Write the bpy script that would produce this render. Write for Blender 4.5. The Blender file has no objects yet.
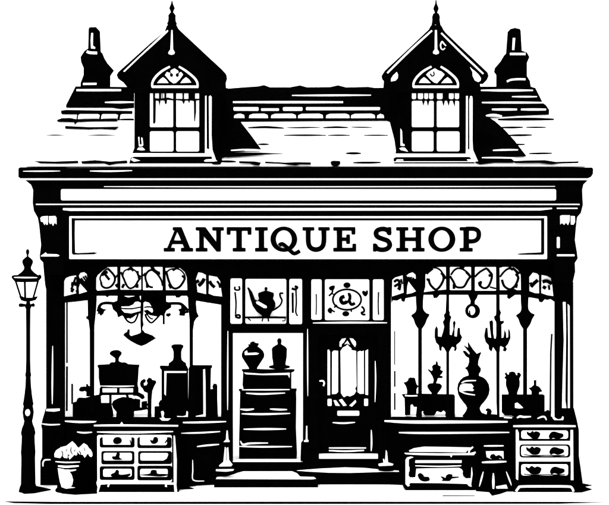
import bpy, bmesh, math, random
from mathutils import Vector
random.seed(4)
S = bpy.context.scene
COL = S.collection
R = math.radians

# ------------------------------------------------------------------ camera geometry (long lens, 20 m away)
CAM_D, CAM_H, F = 20.0, 3.93, 1160.0
CX, CY = 304.5, 252.5
def at(px, py, Y):
    d = CAM_D + Y
    return Vector(((px-CX)/F*d, Y, CAM_H-(py-CY)/F*d))
def ground_Y(py): return CAM_H*F/(py-CY)-CAM_D

class Plane:            # upright surface whose depth may change along the facade
    def __init__(s, Y): s.Y = Y if callable(Y) else (lambda px, v=Y: v)
    def __call__(s, px, py, off=0): return at(px, py, s.Y(px)-off)
    back = Vector((0, 1, 0))
class Tilted:           # sloping surface (roof, ground) hit by the sight line
    def __init__(s, p, n): s.p = p; s.n = n.normalized(); s.back = -s.n
    def __call__(s, px, py, off=0):
        o = Vector((0, -CAM_D, CAM_H)); d = Vector(((px-CX)/F, 1, -(py-CY)/F))
        q = s.p + s.n*off
        return o + d*((q-o).dot(s.n)/d.dot(s.n))
def plane(Y): return Y if isinstance(Y, (Plane, Tilted)) else Plane(Y)

# roof slope
EY, RY = -0.60, 1.90
e0 = at(304, 166.3, EY); r0 = at(304, 87.0, RY)
nrm = Vector((0, -(r0.z-e0.z), (r0.y-e0.y)))
ROOF = Tilted(e0, nrm)
GROUND = Tilted(Vector((0,0,0)), Vector((0,0,1)))

# ------------------------------------------------------------------ materials
def mat(name, lo, hi, rough=0.9, scale=6.0, spec=0.0):
    m = bpy.data.materials.new(name); m.use_nodes = True
    nt = m.node_tree; b = nt.nodes['Principled BSDF']
    tc = nt.nodes.new('ShaderNodeTexCoord'); nz = nt.nodes.new('ShaderNodeTexNoise')
    nz.inputs['Scale'].default_value = scale; nz.inputs['Detail'].default_value = 6
    cr = nt.nodes.new('ShaderNodeValToRGB')
    cr.color_ramp.elements[0].position = .35; cr.color_ramp.elements[1].position = .65
    cr.color_ramp.elements[0].color = (*lo, 1); cr.color_ramp.elements[1].color = (*hi, 1)
    nt.links.new(tc.outputs['Object'], nz.inputs['Vector']); nt.links.new(nz.outputs['Fac'], cr.inputs['Fac'])
    nt.links.new(cr.outputs['Color'], b.inputs['Base Color'])
    b.inputs['Roughness'].default_value = rough; b.inputs['Specular IOR Level'].default_value = spec
    return m
g = lambda v: (v, v, v)
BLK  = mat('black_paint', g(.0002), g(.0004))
SLT  = mat('slate_and_shadow', g(.0002), g(.0005), scale=14)
WOODB= mat('black_lacquer', g(.0002), g(.0004), scale=3)
IRON = mat('black_iron', g(.0002), g(.0004), scale=20)
WHT  = mat('white_paint', g(.84), g(.88))
TILE = mat('white_tiles', g(.83), g(.88), scale=2)
PLAS = mat('white_plaster', g(.88), g(.90), scale=1.5)
OPAL = mat('opal_glass', g(.86), g(.90), scale=3)
PAVE = mat('pale_paving', g(.80), g(.86), scale=.7)
ROADM= mat('pale_road', g(.74), g(.80), scale=1.1)
def glassmat():
    m = bpy.data.materials.new('clear_glass'); m.use_nodes = True; nt = m.node_tree; nt.nodes.clear()
    o = nt.nodes.new('ShaderNodeOutputMaterial'); t = nt.nodes.new('ShaderNodeBsdfTransparent')
    t.inputs['Color'].default_value = (.985, .985, .985, 1); nt.links.new(t.outputs[0], o.inputs[0])
    return m
GLS = glassmat()

# ------------------------------------------------------------------ mesh helpers
def cat(pts, closed=True, n=4):
    out = []; N = len(pts)
    rng = range(N) if closed else range(N-1)
    for i in rng:
        if closed: p0, p1, p2, p3 = pts[i-1], pts[i], pts[(i+1) % N], pts[(i+2) % N]
        else: p0, p1, p2, p3 = pts[max(i-1,0)], pts[i], pts[i+1], pts[min(i+2,N-1)]
        for k in range(n):
            t = k/n
            out.append(tuple(.5*((2*p1[j])+(-p0[j]+p2[j])*t+(2*p0[j]-5*p1[j]+4*p2[j]-p3[j])*t*t+(-p0[j]+3*p1[j]-3*p2[j]+p3[j])*t**3) for j in (0,1)))
    if not closed: out.append(tuple(pts[-1]))
    return out
def rrect(x0, y0, x1, y1, r=1.2):
    r = min(r, abs(x1-x0)/2.01, abs(y1-y0)/2.01); o = []
    for cx, cy, a in ((x1-r,y0+r,-90),(x1-r,y1-r,0),(x0+r,y1-r,90),(x0+r,y0+r,180)):
        for k in range(4):
            t = R(a+k*30); o.append((cx+r*math.cos(t), cy+r*math.sin(t)))
    return o
def ell(cx, cy, rx, ry, n=28, a0=0):
    return [(cx+rx*math.cos(2*math.pi*k/n+a0), cy+ry*math.sin(2*math.pi*k/n+a0)) for k in range(n)]

ROOTLOC = {}
def root_of(o):
    while o.parent: o = o.parent
    return o
class MB:
    def __init__(s): s.bm = bmesh.new(); s.k = 0; s.smooth = False
    def _prism(s, front, back):
        a = [s.bm.verts.new(v) for v in front]; b = [s.bm.verts.new(v) for v in back]; n = len(a)
        fs = [s.bm.faces.new(a), s.bm.faces.new(b[::-1])]
        for i in range(n): fs.append(s.bm.faces.new((a[i], b[i], b[(i+1) % n], a[(i+1) % n])))
        return fs
    def poly(s, pts, Y, t=.03, smooth=False, off=0):
        P = plane(Y)
        if smooth: pts = cat(pts)
        s.k += 1; o = off + s.k*.0006
        fr = [P(x, y, o) for x, y in pts]; bk = [v + P.back*t for v in fr]
        s._prism(fr, bk); return s
    def box(s, x0, y0, x1, y1, Y, t=.03, r=0): return s.poly(rrect(x0,y0,x1,y1,r) if r else [(x0,y0),(x1,y0),(x1,y1),(x0,y1)], Y, t)
    def stroke(s, pts, w, Y, t=.02, taper=0, smooth=True):
        taper = min(.95, taper*1.7)
        if smooth and len(pts) > 2: pts = cat(pts, False)
        elif len(pts) == 2:
            (x0,y0),(x1,y1) = pts; pts = [(x0+(x1-x0)*k/6, y0+(y1-y0)*k/6) for k in range(7)]
        L, Rr = [], []; n = len(pts)
        for i, p in enumerate(pts):
            q0 = pts[max(i-1,0)]; q1 = pts[min(i+1,n-1)]; dx, dy = q1[0]-q0[0], q1[1]-q0[1]
            l = math.hypot(dx, dy) or 1; u = i/(n-1)
            ww = w if not taper else w*(1-taper+taper*math.sin(math.pi*max(.04,min(.96,u)))**.6)
            L.append((p[0]-dy/l*ww/2, p[1]+dx/l*ww/2)); Rr.append((p[0]+dy/l*ww/2, p[1]-dx/l*ww/2))
        P = plane(Y); s.k += 1; o = s.k*.0006
        fl = [P(x,y,o) for x,y in L]; fr = [P(x,y,o) for x,y in Rr]
        vs = [[s.bm.verts.new(v) for v in arr] for arr in (fl, fr, [v+P.back*t for v in fl], [v+P.back*t for v in fr])]
        a,b,c,d = vs
        for i in range(n-1):
            for q in ((a[i],a[i+1],b[i+1],b[i]),(c[i],d[i],d[i+1],c[i+1]),(a[i],c[i],c[i+1],a[i+1]),(b[i],b[i+1],d[i+1],d[i])): s.bm.faces.new(q)
        s.bm.faces.new((a[0],b[0],d[0],c[0])); s.bm.faces.new((a[-1],c[-1],d[-1],b[-1]))
        return s
    def ring(s, outer, inner, Y, t=.02):
        P = plane(Y); n = len(outer); s.k += 1; o = s.k*.0006
        A = [s.bm.verts.new(P(x,y,o)) for x,y in outer]; B = [s.bm.verts.new(P(x,y,o)) for x,y in inner]
        C = [s.bm.verts.new(P(x,y,o)+P.back*t) for x,y in outer]; D = [s.bm.verts.new(P(x,y,o)+P.back*t) for x,y in inner]
        for i in range(n):
            j = (i+1) % n
            for q in ((A[i],A[j],B[j],B[i]),(C[i],D[i],D[j],C[j]),(A[i],C[i],C[j],A[j]),(B[i],B[j],D[j],D[i])): s.bm.faces.new(q)
        return s
    def lathe(s, axis, prof, Y, n=28, sq=1.0):
        rows = []
        for y, r in prof:
            c = at(axis, y, Y); rr = max(r,.05)*(CAM_D+Y)/F
            rows.append([s.bm.verts.new((c.x+rr*math.cos(2*math.pi*k/n), c.y+rr*sq*math.sin(2*math.pi*k/n), c.z)) for k in range(n)])
        for a, b in zip(rows, rows[1:]):
            for k in range(n): s.bm.faces.new((a[k], a[(k+1)%n], b[(k+1)%n], b[k])).smooth = True
        s.bm.faces.new(rows[0][::-1]); s.bm.faces.new(rows[-1]); return s
    def tube(s, a, b, r, n=10):
        d = (b-a).normalized(); u = d.orthogonal().normalized(); v = d.cross(u)
        rows = [[s.bm.verts.new(p+(u*math.cos(2*math.pi*k/n)+v*math.sin(2*math.pi*k/n))*r) for k in range(n)] for p in (a,b)]
        for k in range(n): s.bm.faces.new((rows[0][k], rows[0][(k+1)%n], rows[1][(k+1)%n], rows[1][k]))
        s.bm.faces.new(rows[0][::-1]); s.bm.faces.new(rows[1]); return s
    def cross(s, pts, axis, Y, t=.04, smooth=False, k=2):
        """silhouette turned about its upright axis so it has real volume"""
        if smooth: pts = cat(pts)
        c = at(axis, 0, Y)
        for i in range(k):
            a = math.pi*i/k; ca, sa = math.cos(a), math.sin(a); sc = 1 if i == 0 else .6
            nv = Vector((-sa, ca, 0))*t/2; fr = []; bk = []
            for x, y in pts:
                p = at(x, y, Y); dx = (p.x-c.x)*sc; q = Vector((c.x+dx*ca, Y+dx*sa, p.z))
                fr.append(q-nv); bk.append(q+nv)
            s._prism(fr, bk)
        return s
    def slab(s, x0, x1, y0, y1, z0, z1):
        v = [Vector((x,y,z)) for z in (z0,z1) for x,y in ((x0,y0),(x1,y0),(x1,y1),(x0,y1))]
        return s._prism(v[:4], v[4:]) and s
    def build(s, name, m, parent=None):
        bmesh.ops.recalc_face_normals(s.bm, faces=s.bm.faces)
        loc = root_of(parent).location if parent else Vector((0,0,0))
        bmesh.ops.translate(s.bm, vec=-loc, verts=s.bm.verts)
        if name in SPLIT:
            left = set(s.bm.faces); first = None
            while left:
                f0 = next(iter(left)); isl = {f0}; todo = [f0]
                while todo:
                    f = todo.pop()
                    for v in f.verts:
                        for f2 in v.link_faces:
                            if f2 not in isl: isl.add(f2); todo.append(f2)
                left -= isl
                nb_ = bmesh.new(); mp = {}
                for f in sorted(isl, key=lambda f: f.index):
                    nb_.faces.new([mp.setdefault(v, None) or mp.update({v: nb_.verts.new(v.co)}) or mp[v] for v in f.verts]).smooth = f.smooth
                bmesh.ops.recalc_face_normals(nb_, faces=nb_.faces)
                me = bpy.data.meshes.new(name); nb_.to_mesh(me); nb_.free(); me.materials.append(m)
                o = bpy.data.objects.new(name, me); COL.objects.link(o); o.parent = parent
                if parent is None: o['kind'] = 'structure'
                first = first or o
            s.bm.free(); return first
        me = bpy.data.meshes.new(name); s.bm.to_mesh(me); s.bm.free(); me.materials.append(m)
        o = bpy.data.objects.new(name, me); COL.objects.link(o)
        if parent: o.parent = parent
        return o
SPLIT = {'ridge_course','joint_shadow_line','course_line','entrance_post','gable_trim','glazing_bar','pilaster_moulding','cornice_line','frieze_panel','board_border',
  'sill_line','sill_board','drawer_line','door_moulding','door_surround_line','chimney_band','foot','clasp','top_line','front_frame','painted_highlight','seat_trim','canvas_panel','lid_panel','pavement_patch','shelf_scroll','dormer_shadow_line','glazing_line','drawer_shadow_gap','glass_ornament','lace_blind','petal_vein','tread_board'}
def M(): return MB()
def thing(name, label, catg, loc, group=None):
    o = bpy.data.objects.new(name, None); COL.objects.link(o); o.location = loc; o.empty_display_size = .1
    o['label'] = label; o['category'] = catg
    if group: o['group'] = group
    return o
def solo(o, label, catg, group=None):
    """a thing that is one mesh: move its origin to its base"""
    o['label'] = label; o['category'] = catg
    if group: o['group'] = group
    vs = o.data.vertices
    c = Vector((sum(v.co.x for v in vs)/len(vs), sum(v.co.y for v in vs)/len(vs), min(v.co.z for v in vs)))
    for v in vs: v.co -= c
    o.location = c
    return o
def struct(o): o['kind'] = 'structure'; return o

# ================================================================== SETTING
struct(M().slab(-400, 400, -60, -2.10, -.35, -.12).build('road', ROADM))
struct(M().slab(-400, 400, -2.10, 900, -.35, 0).build('pavement', PAVE))
k = M(); k.poly([(3,501.2),(60,501.6),(300,501.5),(560,501.6),(607,502.2),(560,503.6),(300,503.8),(50,503.8),(14,503)], GROUND, .003, off=.004)
struct(k.build('kerb_strip', IRON))
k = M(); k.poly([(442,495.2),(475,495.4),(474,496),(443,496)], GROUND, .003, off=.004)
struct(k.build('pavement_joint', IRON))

# ================================================================== THE SHOP
B = thing('shop_building', 'black and white antique shop with two dormers, bay windows and ANTIQUE SHOP name board', 'shop', (0, 0, 0))
W = -0.36           # wall plane
def X(px, Y=W): return at(px, 0, Y).x
def Z(py, Y=W): return at(0, py, Y).z
# --- walls
w = M()
w.box(46, 240, 574, 268, W, .16)
w.box(46, 266, 63.2, 484, W, .16); w.box(221, 266, 232.5, 470, W, .16)
w.box(303, 266, 319, 462, W, .16); w.box(378, 266, 391.2, 470, W, .16); w.box(556.5, 266, 573, 484, W, .16)
w.box(231, 266, 304, 333, W, .16); w.box(318, 266, 380, 335, W, .16)
w.box(62, 418.5, 222, 485, W, .16); w.box(390, 418.5, 558, 485, W, .16)
w.box(222, 462, 303, 484, W, .16); w.box(388,256,393.4,297,-.372,.1)
# sides and back of the house
zt = Z(181)
w.slab(X(46), X(46)+.15, -.2, 2.0, 0, zt); w.slab(X(573)-.15, X(573), -.2, 2.0, 0, zt); w.slab(X(46), X(573), 1.9, 2.0, Z(262), zt)
wall = w.build('wall', BLK, B)
w = M()
w.slab(X(46)+.152, X(46)+.17, -.19, 2.0, 0, Z(262)); w.slab(X(573)-.17, X(573)-.152, -.19, 2.0, 0, Z(262))
w.slab(X(46)+.17, X(573)-.17, -.19, 2.0, Z(263), Z(262))
for a in ((64,268,91,293),(192,268,221,293),(223,266,231,460),(305,266,317,458),(380,266,390,458),(319,266,379,457),(232,266,302,330),(92,266,190,290),(422,266,524,290)):
    p0, p1 = at(a[0],a[3],-.19), at(a[2],a[1],-.19); w.slab(p0.x, p1.x, -.193, -.185, p0.z, p1.z)     # white lining added inside the front wall to bounce light indoors
w.build('interior_wall', PLAS, B)
M().slab(X(46)+.2, X(573)-.2, 1.95, 1.956, 0, Z(263)).build('added_rear_glass', GLS, B)  # rear glazing added in place of a wall, to let daylight in
w = M()
zs = Z(418.3, -.36); 
w.slab(X(46)+.17, X(226), -.195, 0.22, zs-.05, zs); w.slab(X(388), X(573)-.17, -.195, 0.22, zs-.05, zs)
w.slab(X(62)+.02, X(222)-.02, -.36, -.197, zs-.05, zs-.001); w.slab(X(391)+.02, X(557)-.02, -.36, -.197, zs-.05, zs-.001)
zf = Z(461.6, -.36)
w.slab(X(227), X(387), -.195, 0.22, zf-.012, zf); w.slab(X(232.5), X(303), -.355, -.197, zf-.012, zf-.001)
w.build('display_floor', PLAS, B)

# --- ground shadows of the street things, painted as thin dark slabs
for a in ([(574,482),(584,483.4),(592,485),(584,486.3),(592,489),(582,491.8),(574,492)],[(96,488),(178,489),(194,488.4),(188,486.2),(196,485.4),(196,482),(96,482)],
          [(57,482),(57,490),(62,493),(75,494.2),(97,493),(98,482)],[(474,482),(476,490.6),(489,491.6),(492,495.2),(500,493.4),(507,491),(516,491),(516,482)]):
    M().poly(a, GROUND, .01, off=.012).build('ground_shadow', BLK, B)
# --- roof
rf = M()
el, er = at(24, 166.3, EY), at(588, 166.3, EY); rl, rr = at(74, 87, RY), at(535, 87, RY)
bl, br = Vector((el.x, 2.7, el.z)), Vector((er.x, 2.7, er.z))
V = [rf.bm.verts.new(p) for p in (el, er, rr, rl, bl, br)]
for q in ((0,1,2,3),(0,3,4),(1,5,2),(3,2,5,4),(0,4,5,1)): rf.bm.faces.new([V[i] for i in q])
roof = rf.build('roof', TILE, B)
T = .012; O = .025
r = M()     # dark ridge courses
for p in ([(75.5,86.3),(134,87),(134,107),(120,108.3),(112,107),(66,107),(66,105)],
          [(228,88.5),(240,87.5),(258,86.3),(264,85),(270,87.2),(290,87.2),(300,85.3),(307,87.2),(330,87),(338,85.2),(346,87.3),(368,86.8),(375,87.8),(384,87.6),(390,120),(240,121),(232,106)],
          [(470,86.5),(531,86.6),(535.5,88),(539,95),(543,103),(546,105),(549.3,110),(549,114),(520,115),(490,117),(470,117)]):
    r.poly(p, ROOF, T, off=O)
r.build('ridge_course', SLT, roof)
r = M()     # dark joints and painted shadow lines of the tiles
st = lambda a, w=1.5, tp=.5: r.stroke(a, w, ROOF, T, tp)
r.poly([(61,110.5),(66,109.8),(132.5,110.8),(132,113.2),(117,113.8),(62,113.6),(61,112.5)], ROOF, T, off=O)
for x,y0,y1,w_ in ((77.5,112,120,1.5),(100.5,112,120,2),(119,112,120.5,2.5)): r.stroke([(x+1,y0),(x,(y0+y1)/2),(x-.5,y1)], w_, ROOF, T)
r.poly([(56.5,120),(62,118),(70,117.8),(76,119),(117,118.6),(117.5,120.6),(90,120.8),(77,121.5),(74.5,124.5),(74,121.5),(58,121.2)], ROOF, T, off=O)
r.box(120,118.8,134,120.4, ROOF, T)
r.poly([(65,125.8),(90,127),(119,126.6),(115,129),(100,128.3),(88,128.8),(65,128)], ROOF, T, off=O)
for a in ([(46,135),(64,135)],[(88,135),(115,135)]): st(a,1.1)
r.poly([(34.5,161),(55,161.4),(78,160.6),(78.5,162.4),(60,163),(40,162.6)], ROOF, T, off=O)
r.poly([(81,161.2),(95,160),(110,161.5),(127,160.3),(127.5,162.3),(116,163),(109,164.5),(104,162.6),(82,163)], ROOF, T, off=O)
for a,w_ in (([(248,127.6),(266,127),(284,128)],2.2),([(287,127.6),(320,127.2)],1.3),([(323,127.5),(336,127),(348,127.4)],1.8),([(351,127),(372,127.2)],1),
    ([(284,135),(326,135)],1.5),([(328,135),(350,135)],1.2),([(364,135),(388,135)],1),([(258,144),(269,144)],1.5),([(346,153),(361,153)],2),
    ([(219,161),(236,161.3)],2),([(353,162.4),(381,162.2)],1.8),([(498,119.3),(525,118.8),(554,119)],2.6),([(500,127.2),(523,127)],1.5),([(526,127),(546,127)],1),
    ([(508,135),(532,134.7)],1.5),([(512,144),(525,144)],1),([(529,153.2),(552,152.8)],1.3),([(240,120),(300,119.5),(384,119.5)],1.8)): st(a,w_)
r.poly([(239,161),(255,161.3),(261,162.5),(259,165),(255,164.6),(250,163),(239,162.6)], ROOF, T, off=O)
r.poly([(265,161.4),(285,162.5),(297,162),(311,162.3),(311,164.2),(300,163.9),(296,165),(280,163.4),(265,162.8)], ROOF, T, off=O)
r.poly([(330.5,161.5),(333,160.6),(340,160.8),(340.5,163),(338,165.5),(334,166),(331,164)], ROOF, T, off=O)
r.poly([(513,161),(530,160.2),(545,160),(556,161.8),(579,161.2),(578,162.6),(562,163),(552,163.8),(540,162.4),(515,162.6)], ROOF, T, off=O)
r.poly([(222,157),(231,152.5),(262,152.6),(283,153.4),(262,154.4),(240,156)], ROOF, T, off=O)
r.build('joint_shadow_line', SLT, roof)
r = M()     # white course lines on the dark ridge
st = lambda a, w=1.5, tp=.4: r.stroke(a, w, ROOF, T, tp)
r_off = .045
class RoofUp(Tilted): pass
RU = Tilted(ROOF.p + ROOF.n*.045, ROOF.n)
def wl(a, w=1.5, tp=.4): r.stroke(a, w, RU, T, tp)
wl([(76.5,90),(121,90)],1.7,.1); wl([(105,102.2),(134,102)],1.6,.6)
for x0,x1 in ((79,99),(102,117),(121,132.5)): r.box(x0,114.2,x1,117.6, RU, T, 1.2)
wl([(292,95.3),(371,95)],1.3,.6); wl([(233,102),(343,102)],1.8,.2)
for x0,x1 in ((233.5,241),(240,258.5),(261,279),(283,302.5),(306,380)): r.box(x0,107.2 if x0!=261 else 108.4,x1,110.4 if x0<300 else 109.8, RU, T, 1)
for x0,x1 in ((234,244.5),(249,268),(271,296),(298,323),(326,349.5),(351,375),(377,384)):
    r.poly([(x0,117.6),(x0+.5,115.2),(x0+4,113.9),(x1-4,113.7),(x1-.5,115),(x1,117.6)], RU, T)
wl([(481,90.2),(533,90.2)],1.8,.5); wl([(512,96.5),(537,96.5)],1.1,.6); wl([(482,102.4),(543,102.4)],1.5,.4)
wl([(492,109.3),(517,109.3)],1.7,.3); wl([(521,109.3),(546,109.3)],1.7,.3); wl([(486,115.5),(494,115),(502,116)],2.2,.7)
r.build('course_line', WHT, roof)

# --- chimneys
def chimney(stack, pot, marks, potmark):
    c = M().poly(stack, RY, .5, smooth=False).build('chimney', BLK, B)
    M().poly(pot, RY+.1, .3).build('chimney_pot', BLK, c)
    m = M()
    for a, w_ in marks: m.stroke(a, w_, RY-.012, .01)
    m.build('chimney_band', WHT, c)
    M().poly(potmark, RY+.085, .01).build('pot_stripe', WHT, c)
chimney([(88,48.5),(84.5,50.8),(80.5,57),(81,62),(83.5,68),(83.5,75),(80.5,83),(80,100),(105.5,100),(106,80),(106,72),(109.8,66.5),(103,59),(100,54),(98,49)],
        [(88.5,29),(89.5,27.2),(96,27),(97.3,28.5),(98.2,51),(88,51)],
        [([(86.8,51.5),(90,52.7),(97,53)],2.6),([(83,84),(96.5,83.8)],2)], [(91.3,33),(93,33),(92.8,45.5),(95.2,47.3),(95,48.8),(91,48.4),(90.7,40)])
chimney([(508.5,51),(505,57),(499,64),(498.3,68),(500.5,71),(500.5,83),(502,100),(533,100),(530,81),(527,76),(527,63),(529.5,57),(527,52.5),(522,50.6)],
        [(510.3,29),(515,27.8),(520,29),(520.8,31),(522,53),(508.5,53)],
        [([(510,54),(525.5,54)],2.2),([(507,81.6),(511,79.8),(518,79.2),(525.5,79.3)],1.9)], [(512.8,38),(515.2,38),(514.3,50),(512.2,50)])

# --- cornice, frieze, name board
CY0 = -.85
c = M().poly([(20,167.2),(65,167.2),(68,168),(592,167.4),(593.3,169),(593,174),(591,177),(588,178.3),(20,178.3),(18.3,177),(18.3,168.5)], CY0, .6).build('cornice', BLK, B)
m = M(); m.box(20,178.3,587,179.9, CY0+.01, .4)
m.stroke([(23,171.2),(40,171.2),(60,171)],1.1,CY0-.012,.01,.6); m.stroke([(90,171),(110,171.2),(132,170.6)],1.4,CY0-.012,.01,.5)
m.build('cornice_line', WHT, c)
FY = -.78
fr_ = M().poly([(25,180),(588,180.2),(583.5,184.5),(582.3,190),(583,205),(581,213),(577,217.5),(560,262),(56,262),(37.5,217.5),(33.8,211),(32.6,203),(33,190),(31,185)], FY, .5).build('frieze', BLK, B)
m = M(); P_ = FY-.014
m.box(61,189.2,556,200.3,P_,.015,1.5); m.box(36,203.9,579.5,204.9,P_,.015)
m.poly([(63,208.2),(540,208),(552,207.8),(552,209),(540,210.4),(70,210.8),(63,210)],P_,.015)
m.box(557,207.8,577.5,208.8,P_,.015)
m.stroke([(104,186.6),(300,186.8),(555,186.4)],.9,P_,.015,.4)
m.build('frieze_panel', WHT, fr_)
nb = M().box(69.3,216.3,547,259,FY-.03,.04,.8).build('name_board', WHT, B)
m = M(); L_ = FY-.045
m.box(71.5,218.2,544.3,220.5,L_,.015); m.poly([(71.5,218),(74.8,218),(74.6,235),(75,253),(71.8,254)],L_,.015)
m.poly([(541.2,218),(544.3,218),(544.3,254),(541.2,253.5)],L_,.015)
m.poly([(72,252.3),(78,253),(94,252.2),(97.5,253),(94,254.3),(73,254.8)],L_,.015); m.poly([(516,253.8),(525,253),(541.5,252.2),(544,254.8),(520,254.8)],L_,.015)
m.build('board_border', BLK, nb)
# letters
LY = FY-.06; LT = .03
T0, T1 = 227.2, 251.2
def letter(fn):
    m = M(); fn(m); m.build('letter', BLK, nb)
bx = lambda m, x0, y0, x1, y1: m.poly(rrect(x0-.45, y0-.25, x1+.45, y1+.25, .9), LY, LT)
def lA(m):
    m.poly([(173.6,T0),(181.6,T0),(190.5,249),(184.6,249),(177.2,231.6),(170.3,249),(166.6,249),(174.8,229.6)],LY,LT)
    bx(m,170,240.6,187,244); bx(m,164,248,174.4,T1+.3); bx(m,181.2,248,192.6,T1+.3); bx(m,173,T0,181,230.3)
def lN(m):
    bx(m,199.5,T0+1,203.3,T1); bx(m,196,T0,205,230.4); bx(m,196,248,207,T1+.3)
    m.poly([(199.5,T0),(205.5,T0),(220.4,247.5),(220.4,T1+.6),(216.6,T1+.6),(199.5,T0+4)],LY,LT)
    bx(m,216.6,T0+1,220.4,T1); bx(m,212.6,T0,223.4,230.4)
def lT(m):
    bx(m,227,T0,251,230.7); bx(m,227,T0,230,234.6); bx(m,248,T0,251,234.6); bx(m,236.6,T0+1,241.4,T1); bx(m,233,248,245.2,T1+.3)
def lI(m): bx(m,259,T0+1,263.7,T1); bx(m,255.3,T0,267.4,230.4); bx(m,255.3,248,267.4,T1+.3)
def lQ(m):
    m.ring(ell(283.8,239.2,13.5,12.8,40), ell(283.8,239.2,7.9,8.9,40), LY, LT)
    m.stroke([(279,245.5),(282,243.8),(286,246.5),(290.5,251),(294.5,253.6),(300,250.8)],4,LY,LT)
def lU(m):
    bx(m,302.8,T0,314,230.4); bx(m,318.6,T0,329.4,230.4)
    m.stroke([(308.3,228),(308.3,242),(310.6,247.6),(316,249.6),(321.4,247.6),(323.8,242),(323.8,228)],5,LY,LT)
def lE(m):
    bx(m,337.2,T0+1,341.8,T1); bx(m,333.6,T0,355,230.5); bx(m,333.6,247.9,355.8,T1+.3); bx(m,340,237.6,349.4,240.8)
    bx(m,352,T0,355,234.4); bx(m,352.8,243.8,355.8,T1); bx(m,346.7,234.6,349.6,243.8)
def lS(m):
    m.stroke([(389.6,233.6),(387.6,230.2),(382.6,228.9),(377.4,230.4),(376,233.8),(378,237),(383,239),(388,241),(389.9,245),(387.4,248.6),(382,249.8),(377,248.4),(375,245)],4.9,LY,LT)
    bx(m,388.2,T0,391,235); bx(m,373.4,243.6,376.2,T1+.3)
def lH(m):
    for a in (400.2,416.2): bx(m,a,T0+1,a+4.6,T1)
    bx(m,396.6,T0,408,230.4); bx(m,396.6,248,408,T1+.3); bx(m,412.8,T0,424.3,230.4); bx(m,412.8,248,424.3,T1+.3); bx(m,403,237.5,418,240.9)
def lO(m): m.ring(ell(441.9,239.2,13.6,12.8,40), ell(441.9,239.2,7.9,8.9,40), LY, LT)
def lP(m):
    bx(m,464,T0+1,468.6,T1); bx(m,460.2,T0,472,230.4); bx(m,460.2,248,472.4,T1+.3)
    m.stroke([(466,228.8),(474,228.8),(478.2,231),(479,235),(477.6,239),(473.5,241.2),(466,241.2)],4.5,LY,LT)
for f in (lA,lN,lT,lI,lQ,lU,lE,lS,lH,lO,lP): letter(f)

# --- pilasters with corbels
p = M()
p.poly([(37.5,217),(39,225),(39.7,232),(41,245),(39.6,256),(40,259.5),(43,262.5),(44,275),(63,275),(64,217)],-.79,.4)
p.poly([(44,275),(45,285),(46.6,292),(46.6,409),(63,409),(63,275)],-.40,.1)
p.poly([(45.5,408.5),(63,408.5),(63,425),(41.2,425),(42.2,420)],-.44,.14); p.poly([(41,424.8),(64,424.8),(64,485),(40.2,485),(40.2,461),(42,457),(42,430)],-.42,.12)
pil = p.build('pilaster', BLK, B)
m = M()
m.poly([(40.3,218),(42,216.5),(47.8,216),(47.6,224.5),(46.5,224.8),(45,222.5),(44.5,225),(43,222),(41,221.5)],-.805,.015)
m.poly([(49,216.3),(55,216),(56.3,217.5),(56.4,224.3),(54.5,222.5),(53,225.8),(51.5,223),(50,224),(49,222)],-.805,.015)
m.poly([(41,255.6),(44,253.8),(45.5,252.4),(47,254),(57,254.3),(59.3,255.5),(58,256.4),(41,256.4)],-.805,.015)
m.stroke([(52.6,346),(52.3,380),(52.2,404)],1.4,-.415,.015,.6)
m.poly([(46.5,409),(59.5,408.6),(59.8,410.6),(54,411.6),(46,411)],-.455,.015); m.stroke([(41.8,423.8),(50,424.8),(60,424.4)],1.3,-.46,.015,.4)
m.stroke([(43,466.5),(43,462.5),(45,460),(50.5,459.8)],1.5,-.44,.015,.3)
m.build('pilaster_moulding', WHT, pil)
p = M()
p.poly([(577.2,217),(576,228),(575,240),(577,252),(577.8,258.5),(575,263),(575.3,272),(573,282),(556,282),(552,217)],-.79,.4)
p.poly([(573.4,282),(573.6,410),(557,410),(557,282)],-.40,.1)
p.poly([(574,408),(577,420),(579,430),(579,456),(581,470),(583,485),(556,485),(556,408)],-.42,.12)
pil = p.build('pilaster', BLK, B)
m = M()
m.poly([(560.3,216),(562,215.3),(569.8,215.3),(569.6,221),(568,225),(566,222.3),(564.2,224.8),(562,222.8),(560.4,224.3)],-.805,.015)
m.poly([(571,216),(574.8,216.2),(575,222),(573.5,224.6),(571,224.4)],-.805,.015)
m.box(557,237,559.7,248,-.805,.015,1); m.box(557,254.4,574.6,256.2,-.805,.015,.6)
m.poly([(563,302),(565.6,302),(566,330),(565.2,400),(566.4,408),(562.2,408),(562.8,380),(564,340)],-.415,.015)
m.poly([(567.8,304),(569.6,306),(569.8,408),(568,408),(568.4,340)],-.415,.015)
m.build('pilaster_moulding', WHT, pil)

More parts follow.
